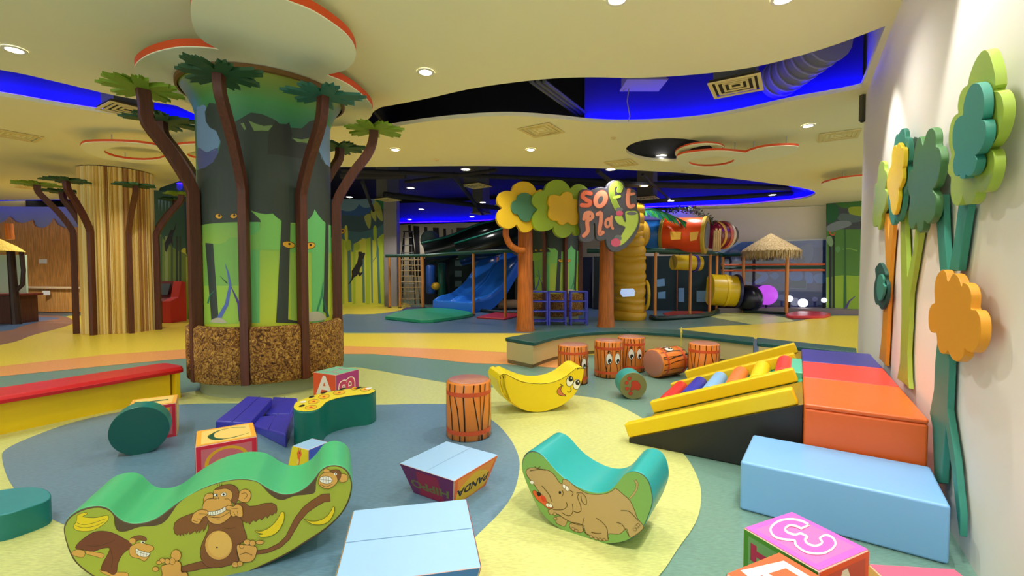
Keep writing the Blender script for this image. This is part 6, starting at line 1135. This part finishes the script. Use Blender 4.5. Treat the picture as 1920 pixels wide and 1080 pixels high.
# dark chutes above
GB_ = M('gloss', 16, 22, 22, .18); TQ = M('vinyl', 20, 110, 96)
def chute(label, pts, r, rim=True):
    pts = cr(pts, False, 4); t = thing('tube_slide', label, 'tube slide', Vector(pts[0]), 'dark tube slides above the play structure'); mb = MB(); mb.tube(pts, r, GB_, 24); mb.build('tube', t, smooth=60)
    mb = MB(); up = Vector((-.25, -.62, .75)).normalized() * (r + .02); mb.tube([Vector(p) + up for p in pts], .035, TQ, 8); mb.build('rim', t)
chute('dark tube slide rising from the left top of the play structure', [dep(800, 474, 18.6), dep(850, 462, 18.6), dep(905, 440, 18.6), dep(960, 428, 18.8)], .5)
chute('second dark tube slide just left of the flower sign', [dep(860, 476, 17.4), dep(920, 458, 17.4), dep(985, 436, 17.6)], .48)
mb = MB(); q = dep(806, 450, 19.6); mb.sphere(q, .42, M('fabric', 70, 90, 90), 16); tag(mb.build('net_dome', smooth=60), 'dark net dome at the top left of the play structure', 'net dome')
mb = MB(); q = dep(880, 434, 19.6); mb.box(q.x - .55, q.x + .55, q.y, q.y + .1, 2.05, 3.35, M('wood', 70, 44, 28))
for i in range(6): mb.box(q.x - .5 + i * .2, q.x - .36 + i * .2, q.y - .05, q.y, 2.05, 3.0 + (i % 2) * .2, M('wood', 92, 60, 34))
tag(mb.build('timber_screen'), 'dark timber screen on top of the play structure behind the tubes', 'timber screen')
# yellow tree trunk tower
def trunk_tower():
    q = fl(1184, 601); c = Vector((q.x, q.y + .45, 0)); Y = M('vinyl', 206, 156, 26, .45); t = thing('tree_tower', 'wide golden fake tree trunk tower with a round side opening', 'tree tower', c); R = random.Random(9); z = 0.003; rings = []; n = 36
    prof = []
    while z < 3.35:
        h = R.uniform(.16, .36); r0 = .50 + (.06 if z < .1 else 0) - .02 * (z > 2); prof += [(r0 - .02, z), (r0 + .015, z + h * .3), (r0 + .02, z + h * .6), (r0 - .012, z + h * .97)]; z += h
    prof += [(.49, z), (.35, z + .03)]
    for r, zz in prof: rings.append([c + Vector(((r + .025 * math.sin(3 * a + zz * 2) + .012 * math.sin(7 * a)) * math.cos(a), (r + .025 * math.sin(3 * a + zz * 2)) * math.sin(a), zz + .03 * math.sin(2 * a + zz) * (zz > .2))) for a in [2 * math.pi * j / n for j in range(n)]])
    mb = MB(); mb.loft(rings, Y); mb.build('trunk', t, smooth=50)
    mb = MB(); w = c + Vector((-.12, -.5, 0)); mb.prism([Vector((w.x + a, w.y - .03, 1.45 + .0 + b - .62)) for a, b in ((-.24, 0), (-.2, .12), (.14, .13), (.2, .06), (.18, -.1), (-.16, -.12))], (0, .06, 0), EM('blue_window_glow', (.25, .45, .9), .35)); mb.build('window', t)  # no lamp here; the opening's blue light is put in as emission
    mb = MB(); e = c + Vector((.46, -.1, .75)); pts = [e + Vector((.05 * math.cos(a) + .06, -.16 * math.cos(a), .42 * math.sin(a))) for a in [2 * math.pi * j / 24 for j in range(25)]]; mb.tube(pts, .05, M('vinyl', 214, 176, 30), 8); mb.build('opening_ring', t, smooth=60)
    mb = MB(); mb.sphere(c + Vector((.40, 0, 2.62)), .42, Y, 20, (.6, .8, 1)); mb.build('knot', t, smooth=60)
trunk_tower()
# raised tubes
def tubething(name, label, p0, p1, r, mat, rings=(), caps=None, group=None):
    t = thing(name, label, 'crawl tube', p0, group); mb = MB(); mb.tube([p0, p1], r, mat, 28); mb.build('tube', t, bevel=.01)
    ax = (p1 - p0).normalized()
    for f, dr, m in rings: c = p0.lerp(p1, f); mb = MB(); mb.tube([c - ax * .05, c + ax * .05], r + dr, m, 28); mb.build('collar', t, bevel=.01)
    return t
tubething('crawl_tube', 'blue crawl tube between the golden tree tower and the orange tube', dep(1206, 441, 14.9), dep(1243, 441, 14.8), .5, M('gloss', 40, 110, 200, .25), [(1, .03, M('vinyl', 20, 60, 120))], group='raised crawl tubes')
p0, p1 = dep(1245, 440, 14.75), dep(1322, 441, 14.1); tb = tubething('crawl_tube', 'bright orange crawl tube with yellow windows above the round platform', p0, p1, .54, M('gloss', 236, 78, 20, .3), [(1, .04, M('vinyl', 196, 160, 40)), (.0, .03, M('vinyl', 150, 140, 60))], group='raised crawl tubes')
P0t, Nt = vplane(p0, p1)
for q in ([(1256, 434), (1277, 435), (1276, 449), (1258, 450)], [(1293, 436), (1310, 434), (1306, 450), (1294, 452)]): mb = MB(); mb.prism([onp(p, P0t + Nt * .565, Nt) for p in q], -Nt * .03, M('vinyl', 236, 180, 60)); mb.build('window_patch', tb)
ax = (p1 - p0).normalized(); mb = MB(); mb.tube([p1 + ax * .05, p1 + ax * .07], .42, M('vinyl', 110, 120, 130), 24); mb.build('end_disc', tb)
t = tubething('crawl_tube', 'maroon and yellow striped end tube right of the orange crawl tube', dep(1334, 441, 14.9), dep(1357, 441, 15.1), .44, M('gloss', 120, 26, 44, .3), [(.3, .02, M('vinyl', 220, 160, 50)), (.8, .02, M('vinyl', 210, 90, 60)), (1, .03, M('vinyl', 220, 190, 150))], group='raised crawl tubes')
mb = MB(); mb.sphere(dep(1361, 441, 15.15), .40, GLASS(), 20); mb.build('clear_dome', t, smooth=60)
for i in range(4): mb = MB(); p = dep(1338 + i * 3.6, 470, 14.3); mb.cyl(Vector((p.x, p.y, 2.1)), Vector((p.x + .02, p.y, 2.75 + .06 * (i % 2))), .035, M('wood', 226, 186, 120), 8); tag(mb.build('bamboo_pole'), ('leftmost', 'second from left', 'third from left', 'rightmost')[i] + ' of the short pale bamboo poles below the striped end tube', 'bamboo pole', 'pale bamboo poles on the platform')
tubething('crawl_tube', 'yellow crawl tube at floor level left of the thatched hut', dep(1330, 543, 16.4), dep(1380, 546, 16.3), .56, M('gloss', 226, 190, 10, .3), [(1, .05, M('vinyl', 30, 34, 84)), (.55, .02, M('vinyl', 236, 200, 20))], group='floor level crawl tubes')
mb = MB(); q = dep(1404, 560, 16.2); mb.sphere((q.x, q.y, .5), .5, M('gloss', 14, 18, 44, .3), 20, (.9, 1, 1)); tag(mb.build('dark_dome', smooth=60), 'dark blue dome at the end of the yellow floor tube', 'dome')
beam('padded_beam', 'short dark beam carrying the yellow and purple crawl tube', [Z(dep(1236, 478, 15.65), 2.1), Z(dep(1345, 478, 15.85), 2.1)], .05, DG, group='green padded beams of the play structure')
t = tubething('crawl_tube', 'yellow and purple crawl tube inside the round platform, under its beam', dep(1262, 492, 15.6), dep(1312, 494, 15.8), .26, M('vinyl', 214, 180, 30), [(.8, .03, M('vinyl', 70, 56, 160))], group='raised crawl tubes')
for f_ in (.25, .65): p = dep(1262, 492, 15.6).lerp(dep(1312, 494, 15.8), f_); mb = MB(); mb.cyl(p + Vector((0, 0, .24)), Z(p, 2.08), .015, DARK, 6); mb.build('strap', t)
# big palm leaf and garland
def big_leaf(label, ribpx, Y, ln, n, name='palm_leaf', side=1, cols=((20, 110, 60), (60, 150, 60), (24, 100, 110))):
    rib = [dep(p[0], p[1], Y) for p in cr(ribpx, False, 6)]; t = thing(name, label, 'palm leaf', rib[0]); mb = MB(); mb.tube(rib, [.035 - .025 * i / len(rib) for i in range(len(rib))], M('vinyl', 16, 70, 60), 6); mb.build('midrib', t)
    mb = MB()
    for i in range(n):
        f = (i + .5) / n; p = rib[int(f * (len(rib) - 1))]; q = rib[min(len(rib) - 1, int(f * (len(rib) - 1)) + 1)]; d = (q - p).normalized() if (q - p).length else Vector((1, 0, 0)); L = ln * math.sin(math.pi * (.15 + .8 * f)) ; m = M('vinyl', *cols[i % len(cols)])
        for sg_ in (-1, 1):
            e = p + Vector((d.x * L * .55, -.25 * sg_ * L, -L * (.8 if sg_ > 0 else .25))); w = d * .075
            mb.prism([p - w, p + w, (p + e) / 2 + w * .9 + Vector((0, 0, .02)), e, (p + e) / 2 - w * .9 + Vector((0, 0, .02))], (0, .012, 0), m)
    mb.build('leaflets', t, smooth=0)
big_leaf('large painted palm leaf drooping over the orange crawl tube', [(1200, 393), (1225, 393), (1255, 402), (1288, 418), (1318, 437)], 14.0, .48, 20)
mb = MB(); R = random.Random(5)
for i in range(520):
    f = R.random(); px = 1215 + 125 * f; yc = 398 - 6 * math.sin(math.pi * min(1, f * 1.1)) + (18 * max(0, f - .75) * 4 if f > .75 else 0); p = dep(px + R.uniform(-3, 3), yc + R.uniform(-4, 6), 14.6 + R.uniform(-.25, .25)); a = Vector((R.uniform(-1, 1), R.uniform(-1, 1), R.uniform(-.6, .8))).normalized() * .1; b = Vector((R.uniform(-1, 1), R.uniform(-1, 1), R.uniform(-1, 1))).normalized() * .03
    mb.ngon([p, p + a * .5 + b, p + a, p + a * .5 - b], M('matt', *R.choice([(24, 44, 28), (36, 62, 36), (50, 40, 30), (20, 34, 30)])))
tag(mb.build('leaf_garland', smooth=0, recalc=False), 'dark leafy garland draped over the raised crawl tubes', 'garland', kind='stuff')
# thatched hut
def hut():
    q = fl(1434, 587); c = Vector((q.x, 15.75, 0)); t = thing('thatched_hut', 'small thatched hut on copper posts before the blue picture wall', 'hut', c); TH = NOISE('thatch', [(.25, (120, 96, 52)), (.5, (190, 164, 110)), (.75, (226, 206, 160))], 26, .95, .7, (1, 1, .25), 8, .6)
    mb = MB(); mb.lathe(c, [(.02, 2.78), (.3, 2.60), (.62, 2.40), (.86, 2.24), (.92, 2.16), (.86, 2.14), (.02, 2.6)], TH, 36); mb.build('thatch_roof', t, smooth=40)
    mb = MB(); R = random.Random(2)
    for i in range(900):
        a = R.uniform(0, 2 * math.pi); r = .88 + R.uniform(-.05, .06); p = c + Vector((r * math.cos(a), r * math.sin(a), 2.2 - R.uniform(0, .05))); L = R.uniform(.1, .32); w = Vector((-math.sin(a), math.cos(a), 0)) * .012; e = p + Vector((R.uniform(-.03, .03), R.uniform(-.03, .03), -L))
        mb.ngon([p - w, p + w, e + w * .3, e - w * .3], TH)
    tag(mb.build('fringe', t, smooth=0, recalc=False), kind='stuff')
    for px, py, r in ((1392.6, 586, .05), (1474, 591, .055), (1399, 580, .045), (1466, 581, .045)): p = fl(px, py); mb = MB(); mb.cyl((p.x, p.y, .003), (p.x, p.y, 2.2), r, COP, 12); mb.build('post', t)
    a, b = fl(1393, 587), fl(1473, 591); mb = MB(); mb.tube([Z(a, .06), Z(b, .06)], .05, M('vinyl', 20, 40, 40), 8); mb.build('base_rail', t)
hut()

# ---- void: pipes, lights, vents
VP_ = M('matt', 34, 34, 42); PL = ['long dark pipe at the left of the open ceiling, nearest', 'thick dark pipe running back towards the blue strip on the left', 'short thin pipe between two far ceiling lights', 'thick dark pipe crossing the blue part right of the sign', 'curved back dark pipe low before the blue strip on the right', 'thin dark pipe just above the sign board', 'fat short duct pipe beside the right palm trunk', 'thin dark pipe above the yellow jungle mural', 'dark pipe running back left of the flower sign', 'thinnest dark pipe right of the sign board']
pipes = [((640, 330), 11.5, (1180, 352), 13, .06), ((720, 372), 15, (1000, 405), 19.5, .09), ((760, 350), 13, (930, 325), 11.5, .05), ((980, 345), 13, (1480, 352), 15, .09), ((1150, 385), 17, (1500, 362), 16, .08), ((1120, 322), 11.6, (1190, 375), 16, .06), ((640, 345), 12, (760, 330), 12, .12), ((680, 350), 13, (700, 395), 19, .06), ((850, 330), 12, (905, 412), 20, .07), ((1205, 330), 12, (1260, 378), 17, .04)]
for i, (a, Y0, b, Y1, r) in enumerate(pipes):
    p, q = dep(*a, Y0), dep(*b, Y1); p.z = max(p.z, 4.0); q.z = max(q.z, 4.0); mb = MB(); mb.tube([p, q], r, VP_, 8); tag(mb.build('ceiling_pipe'), PL[i], 'pipe', 'dark pipes in the open ceiling')
for px, py, z, lb in ((770, 352, 4.0, 'far ceiling light second from left in the dark open ceiling'), (873, 317, 4.0, 'far ceiling light at the near edge of the dark open ceiling'), (655, 369, 4.1, 'far ceiling light seen beside the right palm trunk'), (905, 379, 4.0, 'far ceiling light left of the sign in the dark ceiling'), (885, 406, 4.0, 'far ceiling light low left of the flower sign'), (768, 411, 4.0, 'far ceiling light above the step ladder'),
                      (790, 392, 4.0, 'far small ceiling light above the zebra wall'), (1145, 317, 3.95, 'far ceiling light just above the sign board'), (1208, 348, 4.0, 'far ceiling light right of the sign board, upper'), (1258, 376, 4.0, 'far ceiling light right of the sign board, lower'), (1448, 365, 4.0, 'far ceiling light in the blue point of the open ceiling'), (1240, 291, 4.05, 'ceiling light inside the dark oval opening')):
    q = downlight(px, py, lb, z=z, r=.1, group='ceiling lights of the play area'); 
    if px in (770, 905, 768, 1208, 1258, 1448, 1145, 1240): spot(q.x, q.y, LAMP * .8, z=z - .04)
for px, py, lb, z in ((893, 348, 'square vent in the dark ceiling above the tube slides', 4.0), (727, 374, 'square vent in the dark ceiling beside the grey pillar', 4.0), (902, 400, 'square vent low in the dark ceiling left of the sign', 4.0), (1213, 371, 'square vent in the dark ceiling right of the sign board', 3.98)):
    q = fl(px, py, z); vent(q.x, q.y, z, lb, s=.34, duct=1.18, group='square vents in the dark ceiling')
near = [(27, 92, 'ceiling light at the far left above the blue trough'), (798, 134, 'ceiling light right of the big mural column, near the wide trough'), (1157, -3, 'ceiling light at the top edge of the photo, middle'), (1469, -4, 'ceiling light at the top edge of the photo near the wall'),
        (741, 280, 'ceiling light beyond the trough beside the palm leaf'), (995, 280, 'ceiling light in the middle of the cream ceiling beyond the trough'), (1515, 235, 'ceiling light on the right below the square vent')]
for px, py, lb in near: q = downlight(px, py, lb); spot(q.x, q.y)
for x, y, e in ((-1.2, 1.6, 1), (1.2, .9, 1), (-3.6, 2.2, 1), (-6.5, 6.6, 1), (-5.8, 2.8, 1), (-9.5, 4.5, 1), (.6, -1.5, 1), (-2.4, -1.5, 1), (-8, 9.6, 1), (-12.5, 8.5, 1), (-4.6, 9.2, 1), (1.6, 6.6, 1), (-.6, 9.6, 1), (3.4, 9.3, 1), (7, 9.5, 1), (9.5, 13.5, 1), (-12, 12.5, 1), (-6, 12.5, .8), (-4.6, 17.6, 1.6), (-3.4, 15.2, 1.2), (5.6, 14.2, .9), (9.5, 11.5, .8), (3.2, 16.3, .8), (-15.6, 13.4, 2.2), (-13.2, 13.6, 1.8)): spot(x, y, LAMP * e)  # unseen spots without fixtures; far ones added to brighten murals, hut and reception
spot(wl(2.7, .42).x, wl(2.7, .42).y, 100, size=74, blend=.35); spot(wl(.5, .42).x, wl(.5, .42).y, 100, size=74, blend=.35); spot(wl(5.2, .5).x, wl(5.2, .5).y, 75, size=74, blend=.4)
